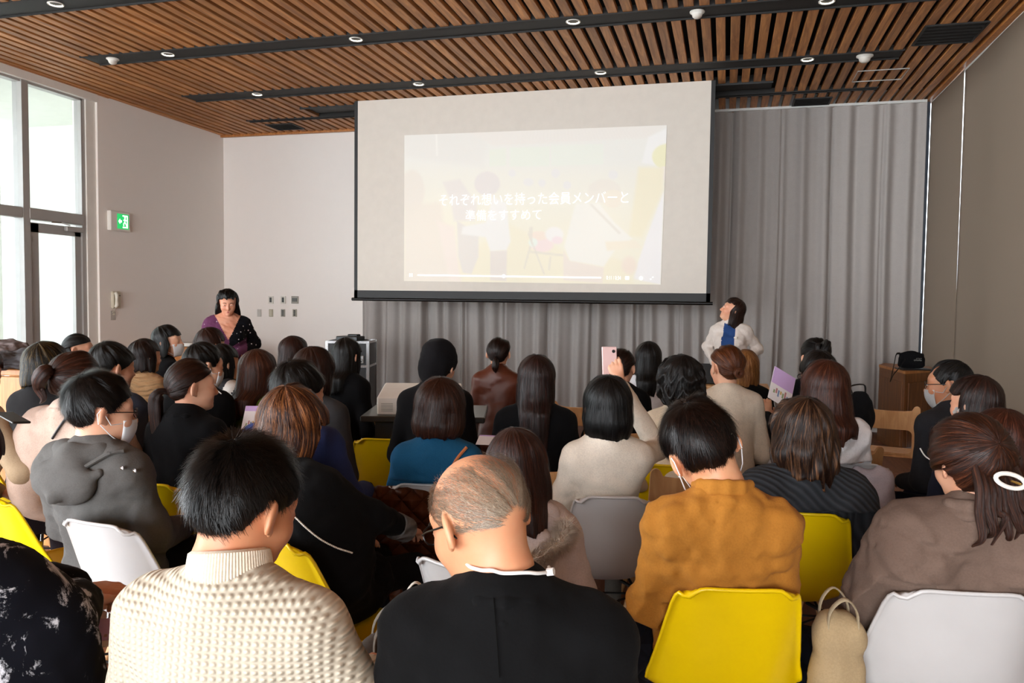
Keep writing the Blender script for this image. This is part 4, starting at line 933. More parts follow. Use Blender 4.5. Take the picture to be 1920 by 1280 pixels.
        V, Fc = blob(ops, res, pf, wr, tp.get('wf', 17.)*2.3, seed, lo=None if not stand else (-9, -9, z0-.10), it=1)
        if chair: V = in_chair(V, ct, loc, Rb)
        if tp.get('cut') is not None:           # neckline: push the cloth below a plane at the throat
            pass
        me = mesh(tp.get('name', 'sweater'), V, Fc, None); info['topV'] = V
        mats = tp['mat'] if isinstance(tp['mat'], (list, tuple)) else [tp['mat']]
        for m in mats: me.materials.append(m)
        if 'paint' in tp:
            ctr = V[Fc].mean(1); me.polygons.foreach_set('material_index', tp['paint'](ctr, info).astype(np.int32)) if len(me.polygons) == len(Fc) else None
        obj(tp.get('name', 'sweater'), me, thing_)
        if c == 'hood':
            ho = [('c', .02, (-.085, cy+.05, cz-.02), (-.088, cy-.03, cz+.012), .030, .036), ('c', .02, (-.088, cy-.03, cz+.012), (0, cy-.085, cz+.010), .036, .040), ('c', .02, (0, cy-.085, cz+.010), (.088, cy-.03, cz+.012), .040, .036), ('c', .02, (.088, cy-.03, cz+.012), (.085, cy+.05, cz-.02), .036, .030),
                  ('e', .035, (-.01, cy-.115, cz-.075), (.135, .045, .085)), ('c', .012, (-.135, cy-.10, cz-.035), (0, cy-.165, cz-.125), .012, .014), ('c', .012, (0, cy-.165, cz-.125), (.135, cy-.10, cz-.035), .014, .012)]
            V, Fc = blob(ho, res*.85, bulk*.4, .0055, 30, seed+3, it=2); obj('hood', mesh('hood', V, Fc, mats[0]), thing_)
        if c in ('coat', 'band') and (near or stand):
            zz = tp.get('cz', .012); rr_ = .013 if c == 'coat' else .009; pts = [(-.062, .055, -.03), (-.086, .015, .0), (-.080, -.035, .012), (-.045, -.072, .018), (0, -.084, .020), (.045, -.072, .018), (.080, -.035, .012), (.086, .015, .0), (.062, .055, -.03)]
            pts = [np.array([p_[0]*(1 if c == 'coat' else .86), cy+p_[1]*(1 if c == 'coat' else .86)+.010, cz+p_[2]+zz]) for p_ in pts]
            co = [('c', .008, tuple(pts[i]), tuple(pts[i+1]), rr_, rr_) for i in range(8)]
            if c == 'coat': co += [('c', .012, tuple(pts[i]*[1.12, 1, 1]+[0, -.012, -.030]), tuple(pts[i+1]*[1.12, 1, 1]+[0, -.012, -.030]), .008, .008) for i in range(8)]
            else: co += [('c', .012, tuple(pts[i]+[0, 0, -.022]), tuple(pts[i+1]+[0, 0, -.022]), .009, .009) for i in range(8)]
            V, Fc = blob(co, .0065, bulk*.25, .0, 30, seed, it=2); obj('coat_collar', mesh('coat_collar', V, Fc, mats[0]), thing_)
        if 'shirt' in tp:
            sc = tp['shirt']; P0 = c7+nkd*.010; m = 22; prof = [(.062, .0), (.066, .012), (.061, .034), (.055, .036), (.052, .0)]
            T_ = nkd; N_ = np.cross(T_, [1, 0, 0]); N_ /= np.linalg.norm(N_); B_ = np.cross(T_, N_); mb = MB(); VV = []
            for i in range(m):
                a = 2*math.pi*i/m
                for r_, z_ in prof: VV.append(P0+N_*math.cos(a)*r_*1.02+B_*math.sin(a)*r_+T_*(z_+.01*math.cos(a)*0))
            Fq = [(i*5+j, ((i+1) % m)*5+j, ((i+1) % m)*5+(j+1) % 5, i*5+(j+1) % 5) for i in range(m) for j in range(5)]
            mb.add(VV, Fq).build('collar', sc, thing_, True)
        if tp.get('lanyard'):
            a = np.linspace(-2.4, 2.4, 24)+math.pi*.5
            P = [c7+np.array([math.cos(x)*(.078+.01*abs(math.cos(x))), -.018-math.sin(x-math.pi)*-0-math.sin(x)*.062, .030-.030*(1-math.sin(x))*.6-.035*abs(math.cos(x))]) for x in a]
            MB().tube(P, .0035, 8).build('lanyard', plain('white_cord', 'E6E4E0', .6), thing_, True)
    # ---- legs
    if not hide_legs:
        lm = fabric('trousers_'+legs, legs, kind=pants_kind); lg = []
        for s in (-1, 1):
            if stand: lg += [('c', .04, (s*.085, 0, z0-.02), (s*.09, .01, .48), .088*k, .058), ('c', .02, (s*.09, .01, .48), (s*.095, -.01, .10), .056, .040)]
            else: lg += [('c', .05, (s*.085, .02, z0-.015), (s*.11, .43, z0-.03), .088*k, .062), ('c', .03, (s*.11, .43, z0-.03), (s*.12, .45, .12), .058, .042)]
        V, Fc = blob(lg, .03, 0, .003, 14, seed); obj('trousers', mesh('trousers', V, Fc, lm), thing_)
        fy = .0 if stand else .46
        for s in (-1, 1):
            V, Fc = blob([('c', .02, (s*.12, fy-.04, .045), (s*.125, fy+.13, .035), .042, .034), ('c', .02, (s*.12, fy-.03, .05), (s*.12, fy-.02, .11), .04, .042)], .028); V[:, 2] = np.maximum(V[:, 2], .002); obj('shoe', mesh('shoe', V, Fc, plain('shoe_leather', shoes, .4)), thing_)
    # ---- hair
    if hcap:
        V, Fc = blob([('e', .03, (0, -.022, .040), (.098, .118, .104)), ('e', .03, (0, -.070, -.035), (.085, .060, .085)), ('e', .03, (0, -.035, .075), (.078, .095, .075)), ('sub', .02, (0, .12, -.03), (.075, .085, .10))], .009, 0, .005, 45, seed, it=2); obj('knit_hood', mesh('knit_hood', H2(V), Fc, hcap), thing_)
    if hair:
        if hair['style'] == 'bald': pcs = hair_geo(hair, near, seed)[1:]
        else: pcs = hair_geo(hair, near or hair.get('fine', False), seed)
        V, Fc, U = join(pcs); me = mesh('hair', H2(V), Fc, hairmat('hair', haircol[0], haircol[1] if len(haircol) > 1 else None, haircol[2] if len(haircol) > 2 else .5), U); info['hair'] = obj('hair', me, thing_)
    if face:
        for s in (-1, 1):
            mb = MB(); 
            n = 10; V = []
            def eye(r, c, sx=1, sz=1):
                vv, ff = [], []
                for i in range(9):
                    for j in range(12):
                        a = math.pi*i/8; b = 2*math.pi*j/12; vv.append((c[0]+r*sx*math.sin(a)*math.cos(b), c[1]+r*math.cos(a), c[2]+r*sz*math.sin(a)*math.sin(b)))
                ff = [(i*12+j, i*12+(j+1) % 12, (i+1)*12+(j+1) % 12, (i+1)*12+j) for i in range(8) for j in range(12)]; return vv, ff
            vv, ff = eye(.0105, (s*.031, .0845, .004), 1.25, face if isinstance(face, float) else .5); q = MB().add(H2(vv), ff).build('eye', M_eye_w, thing_, True)
            vv, ff = eye(.0052, (s*.031, .0925, .004), 1, .9 if face is True else .35); MB().add(H2(vv), ff).build('iris', M_iris, q, True)
            br = [H2((s*x, .094-.0012*((x-.03)*300)**2*.003-.25*max(0, x-.03), z)) for x, z in ((.014, .021), (.026, .026), (.038, .026), (.047, .021))]
            MB().tube(br, [.0012, .0026, .0022, .0008], 6).build('eyebrow', plain('brow_hair', '1A120E', .7), thing_, True)
        lip = [H2((x, .0905-abs(x)*.42, -.0605+.0*x)) for x in (-.020, -.010, 0, .010, .020)]
        MB().tube([H2((x*1.25, .0895-abs(x)*.40, -.0575+.001*math.cos(x*150))) for x in (-.020, -.010, 0, .010, .020)], [.001, .0042, .0046, .0042, .001], 8).tube([H2((x, .0880-abs(x)*.36, -.0665)) for x in (-.017, -.009, 0, .009, .017)], [.001, .005, .0055, .005, .001], 8).build('lips', plain('lip_skin', 'A8525A', .4), thing_, True)
    if mask:
        n, m = 19, 9; VV = []
        mm = M_mask if mask is True else mask
        for i in range(n):
            a = -1.25+2.5*i/(n-1)
            for j in range(m):
                t = j/(m-1); z = -.020-.095*t; r = .066+.014*math.cos(a)*math.sin(t*math.pi)+.004; yy = .030+.075*math.cos(a)*(1-.35*(t-.35)**2*2)+.012*math.cos(a)**6*(1-t)
                VV.append(((.066+.006)*math.sin(a)*(1-.25*t), yy, z))
        Fq = grid_faces(n, m); me = mesh('face_mask', H2(VV), Fq, mm); q = obj('face_mask', me, thing_); md = q.modifiers.new('t', 'SOLIDIFY'); md.thickness = .0015
        for s in (-1, 1):
            for zz in (-.030, -.098):
                MB().tube([H2((s*.066, .048, zz)), H2((s*.083, .01, zz*.5-.018)), H2((s*.088, -.024, -.010+(.03 if zz > -.05 else -.022)))], .0018, 6).build('ear_loop', mm, q, True)
            MB().tube([H2((s*.088, -.024, .020)), H2((s*.088, -.036, .005)), H2((s*.088, -.030, -.030))], .0018, 6).build('ear_loop', mm, q, True)
    if glasses:
        mb = MB(); rw, rh = (.026, .019)
        q0 = None
        for s in (-1, 1):
            ring = [H2((s*.033+rw*math.cos(a), .101-.004*abs(math.cos(a)), .002+rh*math.sin(a)*(1 if abs(math.sin(a)) < .9 else .95))) for a in np.linspace(0, 2*math.pi, 17)]
            mb.tube(ring, .0018, 6)
            mb.tube([H2((s*.060, .098, .008)), H2((s*.076, .06, .010)), H2((s*.083, .0, .010)), H2((s*.086, -.020, .002)), H2((s*.084, -.034, -.016))], .0018, 6)
        mb.tube([H2((-.008, .104, .006)), H2((.008, .104, .006))], .0015, 6)
        g_ = mb.build('glasses', glasses if not isinstance(glasses, bool) else M_frame, thing_, True)
        for s in (-1, 1):
            vv = [H2((s*.033+rw*.97*math.cos(a), .101-.004*abs(math.cos(a)), .002+rh*.97*math.sin(a))) for a in np.linspace(0, 2*math.pi, 17)[:-1]]
            MB().add(vv, [tuple(range(16))]).build('lens', glass(), g_)
    info['H2'] = H2
    return thing_, info
def seat_chair(info, kind, label, yaw=None, dy=0.0, group=None, sx=1.):
    """a chair under a seated person"""
    b = math.atan2(info['Rb'][1, 0], info['Rb'][0, 0]) if yaw is None else yaw
    f = info['Rb']@np.array([0, -.24+dy, 0]); p = info['loc']+f
    if kind == 'wood': return wooden_chair(0, 0, b, label, xy=(p[0], p[1]), group=group)
    return shell_chair(0, 0, b, kind, label, xy=(p[0], p[1]), group=group, sx=sx)
# ================================================================== WHO SITS WHERE
BLK = ('0B0908',); DKB = ('190D09',); BRN = ('38190D', '6B3A20', .3); RED = ('4A1E0E', '8A4A28', .5)
def bob(**k): return dict(dict(style='bob', back=-.125, side=-.11), **k)
def lng(**k): return dict(dict(style='long', back=-.27, side=-.20), **k)
def sht(**k): return dict(dict(style='short', thick=.018, loose=1800, spike=.010, len=.032, amp=1.4), **k)
def tie(**k): return dict(dict(style='tie', tail='pony', thick=.012), **k)
suit = F_('black_suit', '0B0B0D'); 
# ---- front row
tA, iA = person('man in a cream waffle-knit turtleneck with black cropped hair, seated in front', 484, 820, 1.52, body=.04, shift=.014, look=(-.30, -.30, .05), fem=False, near=True, w=1.06,
    hair=sht(thick=.021, loose=16000, spike=.015, len=.032, edge=.06, sw=.0012, low=-.004), haircol=('090706', '2A2320', .1), top=dict(mat=F_('cream_waffle_knit', 'D6CBB7', 'waffle'), name='turtleneck_sweater', bulk=0.006, wr=.004, collar='none'), legs='2B2A2C', arms={'R': ((.27, .10, .80), (.16, .35, .79))}, hands={'R': dict(curl=.7, dir=(-.15, 1, -.1))}, skincol='C98B66')
# folded rib collar
def turtle_roll(info, col, r=.066, h=.075, tilt=(0, 0, 0), name='rolled_collar'):
    c7, nk = info['c7'], info['nk']; ax = nk-c7; ax /= np.linalg.norm(ax); ax = ax*.8+np.array([0, .1, .5]); ax /= np.linalg.norm(ax); N_ = np.cross(ax, [1, 0, 0]); N_ /= np.linalg.norm(N_); B_ = np.cross(ax, N_); m = 176; VV = []
    prof = [(r-.012, h*.5), (r-.010, h*.96), (r-.004, h), (r+.003, h*.95), (r+.007, h*.6), (r+.011, h*.15), (r+.009, h*.02), (r+.004, .0), (r+.004, -.02), (r+.015, -.045)]
    for i in range(m):
        a = 2*math.pi*i/m
        for j, (q, z) in enumerate(prof): q2 = q+.0016*(i % 2)*(j > 1); VV.append(c7+ax*(z-.005)+N_*math.cos(a)*q2*1.05+B_*math.sin(a)*q2)
    k = len(prof); Fq = [(i*k+j, ((i+1) % m)*k+j, ((i+1) % m)*k+j+1, i*k+j+1) for i in range(m) for j in range(k-1)]
    MB().add(VV, Fq).build(name, col, info['t'], True)
turtle_roll(iA, F_('cream_rib', 'DACFBC'), .068, .085)
tB, iB = person('balding grey-haired man in a black jacket with a white neck cord, looking down', 876, 852, 1.50, body=.22, shift=.018, look=(.78, -.40, -.05), fem=False, near=True, face=.3, w=1.06, hs=1.04,
    hair=dict(style='bald', thick=.003, loose=42000, spike=.004, len=.012, tilt=-1.05, sw=.0007, low=.022), haircol=('857260', 'B09E88', .9), top=dict(mat=F_('black_wool', '0A0A0B'), name='jacket', bulk=0.009, collar='coat', wr=.006), legs='3A3A3C', skincol='D69A74', glasses=plain('thin_dark_rim', '1A1818', .3, metal=.6), seat=.43)
tC, iC = person('person in a black garment with white floral blotches at the lower left edge', -78, 764, 1.80, body=-.40, shift=.13, look=(.4, -.3, 0), near=True, hair=lng(), haircol=BRN, w=1.28,
    top=dict(mat=F_('black_white_floral', '0B0C14', 'blotch'), name='floral_blouse', bulk=0.007, wr=.008, sleeve=.030, skirt=True, cape=True), legs='0B0C14', pants_kind='blotch', arms={'R': ((.25, .15, .93), (.02, .30, .875)), 'L': ((-.24, .14, .90), (-.10, .34, .87))}, hands={'R': dict(curl=.9, dir=(-.5, 1, -.1)), 'L': dict(curl=.6, dir=(.6, 1, 0))})
# ---- second row
tD, iD = person('man in a mustard corduroy-style jacket with short black hair, on a yellow chair', 1276, 755, 2.32, body=.20, shift=.012, look=(.05, -.30, -.42), fem=False, near=True, w=.97, hs=1.12, lean=.16,
    chair=(1392, 1112, .24, 'y', 'yellow shell chair under the man in mustard, nearest yellow one'), hair=sht(thick=.020, loose=14000, spike=.012, len=.05, low=.004, edge=.12, tilt=.45, amp=1.5), haircol=('0C0807', '3A2117', .35), top=dict(mat=F_('mustard_cotton', 'A46C2A'), name='jacket', bulk=0.012, wr=.014, wf=20, collar='band', cz=.058), legs='15161C', mask=True, skincol='D9A07A')
tE, iE = person('woman in a taupe wool coat with half-tied brown hair and a white oval clip', 1818, 778, 2.28, body=.05, look=(.30, -.12, -.05), near=True, w=1.06, hs=1.03,
    chair=(1822, 1118, .16, 'w', 'white shell chair under the woman in the taupe coat', dict(sx=1.15)), hair=tie(tail='half', thick=.022, tilt=1.25, low=.035, edge=.9, amp=1.4), haircol=('2C150C', '6A3A22', .35), top=dict(mat=F_('taupe_wool', '66544A'), name='coat', bulk=0.015, wr=.016, wf=14, collar='coat', cz=.035, cape=True, skirt=True), legs='4A443C', arms={'L': 'out', 'R': 'out'})
tF, iF = person('man in a grey hooded wool coat with glasses and a white mask', 188, 697, 2.98, body=-.05, look=(-.58, -.08, .0), fem=False, near=True, w=1.10, hs=1.09,
    chair=(168, 985, -.12, 'w', 'white shell chair under the man in the grey hooded coat'), hair=sht(thick=.024, loose=10000, spike=.015, len=.042, low=.0, edge=.15, amp=1.6), haircol=('0E0B0A', '2C2420', .2), top=dict(mat=F_('grey_flannel', '585654'), name='coat', bulk=0.019, wr=.010, wf=13, collar='hood'), legs='1A1A1C', mask=True, glasses=True, arms={'L': 'lap', 'R': 'lap'})
tG, iG = person('woman in a black coat with copper-highlighted hair and a pearl chain', 552, 722, 2.84, body=-.42, look=(.05, -.12, .05), near=True, w=1.08, hs=1.05,
    chair=(500, 1012, -.48, 'y', 'yellow shell chair under the woman with the pearl chain'), hair=bob(back=-.135, side=-.13, thick=.026, swell=.12, curve=-.30, jag=.012, amp=1.4), haircol=('33150B', 'B0703F', .5), top=dict(mat=F_('black_coat_cloth', '0A0A0B'), name='coat', bulk=0.014, wr=.009, wf=12, cape=True, skirt=True, collar='crew'), legs='111114', arms={'R': ((.24, .10, .82), (.20, .30, .72)), 'L': 'lap'})
tH, iH = person('woman with straight dark brown hair beside the balding man, pale fur-trimmed coat', 962, 803, 2.62, body=.22, look=(.0, -.25, -.12), near=True, hs=.98,
    hair=lng(back=-.22, side=-.20, thick=.020, part=1), haircol=('2A120B', '5C3020', .3), top=dict(mat=F_('pale_lilac_coat', 'BFB3B0'), name='coat', bulk=0.014, wr=.010, wf=14, collar='hood'), legs='6A6460')
# ---- third row
tI, iI = person('woman in a cream knit sweater raising a phone, black glossy bob', 1140, 703, 3.38, body=.28, look=(.0, -.05, 0), near=True, hs=1.03, chair=(1150, 936, .24, 'w', 'white shell chair under the woman raising a phone', dict(sx=.9)), hair=bob(back=-.135, side=-.13, thick=.022, curve=-.34, swell=.10), haircol=('070606', '1E1A1A', .1),
    top=dict(mat=F_('cream_knit', 'E4DACB'), name='sweater', bulk=0.007, collar='high', wr=.006), legs='5A5650', arms={'R': ((.27, .17, .93), (.10, .24, 1.22)), 'L': 'lap'}, hands={'R': dict(curl=1.0, dir=(-.25, .2, 1), up=(0, -1, 0))})
tJ, iJ = person('woman in a teal cardigan over a white collar, dark brown bob', 828, 706, 3.40, body=.25, look=(-.05, -.05, .06), near=True, hs=1.04, chair=(800, 912, .24, 'w', 'white shell chair under the woman in the teal cardigan, covered by a brown coat'), hair=bob(back=-.098, side=-.098, thick=.026, curve=-.34, swell=.12), haircol=('2A140C', '4E2818', .25),
    top=dict(mat=F_('teal_wool', '184A6A'), name='cardigan', bulk=0.006, wr=.005, shirt=F_('white_cotton', 'E6E4E2')), legs='2A2A30')
tK, iK = person('man in a navy suit with spiky black hair seated ahead of the highlighted-hair woman', 562, 675, 3.2, body=-.05, look=(-.35, -.15, 0), fem=False, near=True, w=1.04, hair=sht(loose=3500, spike=.012, len=.035), haircol=BLK,
    top=dict(mat=F_('navy_suit', '2C3762'), name='jacket', bulk=0.007, collar='coat'), legs='22294A', mask=True, arms={'R': ((.25, .08, .82), (.18, .34, .78))})
tZ, iZ = person('woman in a charcoal ribbed shawl with wavy brown streaked hair', 1507, 744, 3.06, body=.22, look=(.12, -.1, 0), near=True, hs=1.07, w=1.04, chair=(1508, 967, .10, 'y', 'yellow shell chair under the woman in the charcoal shawl'), hair=bob(back=-.155, side=-.15, thick=.028, wave=.006, wf=14, swell=.14, curve=-.22, jag=.012, amp=1.3), haircol=('22120B', '80583A', .35),
    top=dict(mat=F_('charcoal_rib', '34363A', 'ribh'), name='cardigan', bulk=0.012, cape=True, collar='high', wr=.006), legs='2A2A2E')
tY, iY = person('woman in a white sweatshirt with long reddish-brown hair', 1549, 675, 3.88, body=.22, look=(.20, -.05, 0), near=True, hs=1.08, w=1.05, chair=(1600, 872, .0, 'w', 'white shell chair under the woman in the white sweatshirt'), hair=lng(back=-.20, side=-.18, thick=.024, swell=.12, jag=.012), haircol=('34150B', '6A3A24', .4),
    top=dict(mat=F_('white_fleece', 'E6E4E6'), name='sweatshirt', bulk=0.014, wr=.010), legs='2A2A30')
# ---- left block
tAF, iAF = person('woman in a pale pink coat with a loose brown updo and shoulder strap', 136, 658, 3.55, body=.05, look=(-.2, 0, 0), near=True, chair=(100, 768, -.1, 'c', 'cream shell chair under the woman in the pale pink coat'), hair=tie(tail='updo', thick=.022, tilt=1.5, amp=1.5), haircol=('2A140C', '5A3020', .3),
    top=dict(mat=F_('pale_pink_wool', 'B9A193'), name='coat', bulk=0.011, collar='coat', cape=True), legs='2A2426')
tAL, iAL = person('woman in a black suit with a long low brown ponytail', 352, 673, 3.6, body=.05, look=(-.72, .0, 0), near=True, hair=tie(tail='pony', tilt=2.05, tl=.24, tx=-.02, low=.018), haircol=('24110A', '4A2616', .25), top=dict(mat=suit, name='jacket', bulk=0.005, collar='coat', shirt=F_('white_cotton', 'E6E4E2')), legs='141416')
tAK, iAK = person('man in a black suit and mask with black hair beside the ponytail woman', 384, 642, 4.45, body=-.02, look=(-.50, -.15, 0), fem=False, near=True, hair=sht(), haircol=BLK, top=dict(mat=suit, name='jacket', bulk=0.006, collar='coat', shirt=F_('grey_green_cotton', '9DA394')), legs='141416', mask=True)
tAG, iAG = person('man in a slate blue jacket with bushy black hair', 211, 639, 4.15, body=.05, look=(-.45, -.1, 0), fem=False, near=True, hair=sht(thick=.026, low=.012), haircol=BLK, top=dict(mat=F_('slate_blue_wool', '3A4252'), name='jacket', bulk=0.010, collar='coat'), legs='1A1C22')
tAE, iAE = person('woman in a black coat with blonde-streaked black bob by the glass door', 82, 640, 4.4, body=.1, look=(-.1, 0, 0), hair=bob(back=-.10, side=-.10, thick=.026, swell=.12, fine=True), haircol=('0D0A09', 'A88A50', .12), top=dict(mat=F_('black_felt', '1C1B1C'), name='coat', bulk=0.009, collar='coat'), legs='1A1A1C')
tAD, iAD = person('woman with tied black hair seen in profile before the glass door', 143, 625, 6.0, body=-.5, look=(-.55, 0, 0), face=True, hair=tie(tail='bun', tilt=1.9, br=.02), haircol=BLK, top=dict(mat=F_('beige_wool', 'A08A70'), name='sweater'), legs='2A2A2E')
tAH, iAH = person('woman in a tan cable-knit sweater with a short brown bob', 268, 635, 5.6, body=.0, look=(-.35, 0, 0), hair=bob(back=-.10, side=-.10, fine=True), haircol=DKB+('3E2014', .2), top=dict(mat=F_('tan_cable_knit', 'B08E68', 'cable'), name='sweater', bulk=0.011), legs='2A2A2E')
tAI, iAI = person('woman in black with a white mask in profile near the wooden cabinet', 307, 609, 6.1, body=-.5, look=(-.75, .1, 0), hair=bob(back=-.14, side=-.10, fine=True), haircol=BLK, top=dict(mat=F_('black_knit', '08080A'), name='sweater'), legs='141416', mask=True)
tAJ, iAJ = person('person with brown hair right below the standing woman in purple', 391, 614, 5.8, body=.0, look=(-.4, 0, 0), hair=bob(back=-.11, fine=True), haircol=('2C140B', '4A2416', .2), top=dict(mat=F_('dark_brown_knit', '2A2220'), name='sweater'), legs='141416')
tAO, iAO = person('person in a dark grey fur coat with a white stripe, behind the masked man', 414, 645, 5.2, body=-.1, look=(-.3, 0, 0), hair=bob(fine=True), haircol=BLK, top=dict(mat=[F_('grey_fur', '3A3C40', 'cable'), F_('white_fur', 'D8D6D2')], name='fur_coat', bulk=0.019, collar='high', paint=lambda c, i: ((c[:, 0] > .10) & (c[:, 0] < .16)).astype(int)), legs='141416')
tL, iL = person('woman in a green top with long brown hair left of the yellow-collared one', 483, 655, 4.6, body=.2, look=(-.3, -.1, 0), hair=lng(back=-.24, side=-.2, thick=.022, jag=.012, fine=True), haircol=BRN, top=dict(mat=F_('olive_green_wool', '4A5A1A'), name='sweater', bulk=0.007), legs='2A2A2E')
tM, iM = person('woman with a smooth brown bob and yellow collar against the white wall', 550, 630, 5.7, body=.1, look=(-.25, -.12, 0), hair=bob(back=-.12, fine=True), haircol=('2C140D', '4A2418', .2), top=dict(mat=F_('dull_yellow_wool', 'A8954A'), name='sweater', collar='high'), legs='2A2A2E')
tN, iN = person('person in a dark grey jacket with tousled brown hair left of the road case', 590, 650, 4.0, body=.0, look=(-.1, -.15, 0), hair=bob(back=-.10, side=-.10, thick=.022, fine=True, jag=.012), haircol=('24110B', '4A2618', .25), top=dict(mat=F_('dark_grey_suit', '3A3A3C'), name='jacket', bulk=0.009, collar='coat'), legs='2A2A2E', w=1.08)
tO, iO = person('woman in black with long straight black hair in front of the road case', 650, 633, 5.4, body=-.1, look=(-.1, -.1, 0), hair=lng(back=-.25, side=-.24, fine=True), haircol=BLK, top=dict(mat=F_('black_knit', '08080A'), name='cardigan', bulk=0.009), legs='101012')
# ---- middle block
tP, iP = person('person in a black hooded top and velvet jacket beside the white projector', 828, 640, 4.35, body=.1, look=(-.25, -.1, .1), hcap=F_('black_jersey', '0C0A0C'), hair=sht(low=.02), haircol=BLK, top=dict(mat=F_('black_velvet', '0C0B0D'), name='jacket', bulk=0.010, collar='coat'), legs='101012', w=1.08)
tQ, iQ = person('woman in a brown leather jacket with a short low ponytail', 934, 632, 6.0, body=.2, look=(-.08, .08, 0), hair=tie(tail='pony', tilt=2.1, tl=.06, fine=True), haircol=DKB+('3E2014', .2), top=dict(mat=plain('brown_leather', '5A2A18', .42), name='leather_jacket', bulk=0.007, collar='coat', wr=.008), legs='2A2A2E')
tR, iR = person('woman in a black top with long dark hair down her back', 1006, 665, 4.05, body=.22, look=(.0, -.05, 0), near=True, hair=lng(back=-.34, side=-.24, thick=.018, jag=.014), haircol=('1C0D0A', '4A2A24', .25), top=dict(mat=F_('black_knit', '08080A'), name='sweater', bulk=0.006), legs='141416', w=1.08)
tR2, iR2 = person('person in a cream fleece jacket hidden behind the long dark hair', 1012, 690, 5.0, body=.2, look=(0, -.2, 0), hair=bob(back=-.10), haircol=DKB+('3E2014', .2), top=dict(mat=F_('cream_fleece', 'C8B08E'), name='jacket', bulk=0.019, collar='high'), legs='2A2A2E')
tS, iS = person('woman in black with dark hair tied low, left of the straight black hair', 1166, 653, 5.2, body=.1, look=(-.2, -.1, 0), hair=tie(tail='bun', tilt=1.95, thick=.016, br=.020, fine=True), haircol=DKB+('3E2418', .2), top=dict(mat=F_('black_knit', '08080A'), name='sweater', bulk=0.006), legs='141416')
tT, iT = person('woman in a white jacket with long straight black hair', 1216, 640, 5.7, body=.1, look=(-.1, -.05, 0), hair=lng(back=-.25, side=-.25, thick=.016, fine=True), haircol=BLK, top=dict(mat=F_('white_wool', 'DCDCE0'), name='jacket', bulk=0.012), legs='141416')
tU, iU = person('woman in a beige jacket with a short curly black crop', 1278, 665, 3.95, body=.30, look=(.05, -.05, 0), near=True, hair=bob(back=-.11, side=-.09, thick=.030, wave=.008, wf=26, jag=.012, curve=-.35, amp=1.5), haircol=('0C0908', '2A201C', .2), top=dict(mat=F_('light_beige_cotton', 'CDBBA3'), name='jacket', bulk=0.009, collar='coat', shirt=F_('white_cotton', 'E6E4E2')), legs='5A5044')
tV, iV = person('woman in a cream sweater with chestnut hair in a low bun', 1365, 646, 4.55, body=.32, look=(.18, .0, 0), near=True, hair=tie(tail='bun', tilt=2.0, thick=.018, br=.022), haircol=('4A2310', '7E4A26', .4), top=dict(mat=F_('cream_jersey', 'D6C8B4'), name='sweater', bulk=0.006, wr=.004), legs='3A3A3E', w=1.08)
tW, iW = person('woman in a black turtleneck with a honey-blonde bob', 1399, 655, 5.6, body=.2, look=(-.1, .1, 0), hair=bob(back=-.11, fine=True), haircol=('7A4A22', 'B98550', .5), top=dict(mat=F_('black_knit', '08080A'), name='turtleneck_sweater', collar='turtle'), legs='141416')
tX, iX = person('person in black with hair gathered high by a claw clip', 1531, 634, 5.1, body=.15, look=(.1, 0, 0), hair=tie(tail='updo', tilt=1.1, fine=True, thick=.018), haircol=BLK, top=dict(mat=F_('black_knit', '08080A'), name='sweater'), legs='141416')
tX2, iX2 = person('person in black with glasses reading a lilac leaflet', 1530, 658, 4.6, body=.35, look=(.25, -.25, 0), hair=sht(low=.03), haircol=('120D0B',), top=dict(mat=F_('black_wool', '0A0A0B'), name='jacket', bulk=0.012), legs='141416', glasses=True, arms={'L': ((-.27, .12, .84), (-.20, .36, .92)), 'R': 'lap'}, hands={'L': dict(curl=.7, dir=(.2, .6, .7))})
# ---- right block
tAA, iAA = person('man in a dark grey suit, glasses and mask, seen in profile on the right', 1783, 675, 4.1, body=.55, look=(.62, -.08, 0), fem=False, near=True, face=.5, hair=sht(thick=.012, loose=2500, spike=.006, len=.02, edge=.2), haircol=('0F0E0E', '3A3836', .3), top=dict(mat=F_('charcoal_suit', '2A2B2F'), name='jacket', bulk=0.007, collar='coat'), legs='14182A', mask=F_('grey_mask_cloth', 'A8A6A4'), glasses=True, skincol='B57E5C')
tAB, iAB = person('woman in a navy dress with white piping and a flower earring', 1834, 703, 3.55, body=.35, look=(.30, -.05, 0), near=True, hair=lng(back=-.24, side=-.20, thick=.018, face=75), haircol=('20100B', '4E2A1E', .25), top=dict(mat=F_('navy_crepe', '1A1C28'), name='dress', bulk=0.006), legs='1A1C28')
tAC, iAC = person('woman with a rounded brown bob at the right edge of the photo', 1876, 766, 2.9, body=.3, look=(.1, -.15, 0), near=True, hair=bob(back=-.10, side=-.09, thick=.024, swell=.12, curve=-.3), haircol=('3A1B10', '6A3826', .35), top=dict(mat=F_('navy_wool', '161A28'), name='cardigan', bulk=0.006), legs='161A28')
tAM, iAM = person('person in a beige coat with a phone at the far left edge of the photo', -42, 648, 3.6, body=-.1, look=(0, -.2, 0), hair=bob(back=-.1), haircol=BRN, top=dict(mat=F_('beige_wool', 'A08A70'), name='coat', bulk=0.016, collar='coat'), legs='241C20', arms={'R': ((.30, .10, .82), (.17, .36, .80)), 'L': 'lap'}, hands={'R': dict(curl=.9)})
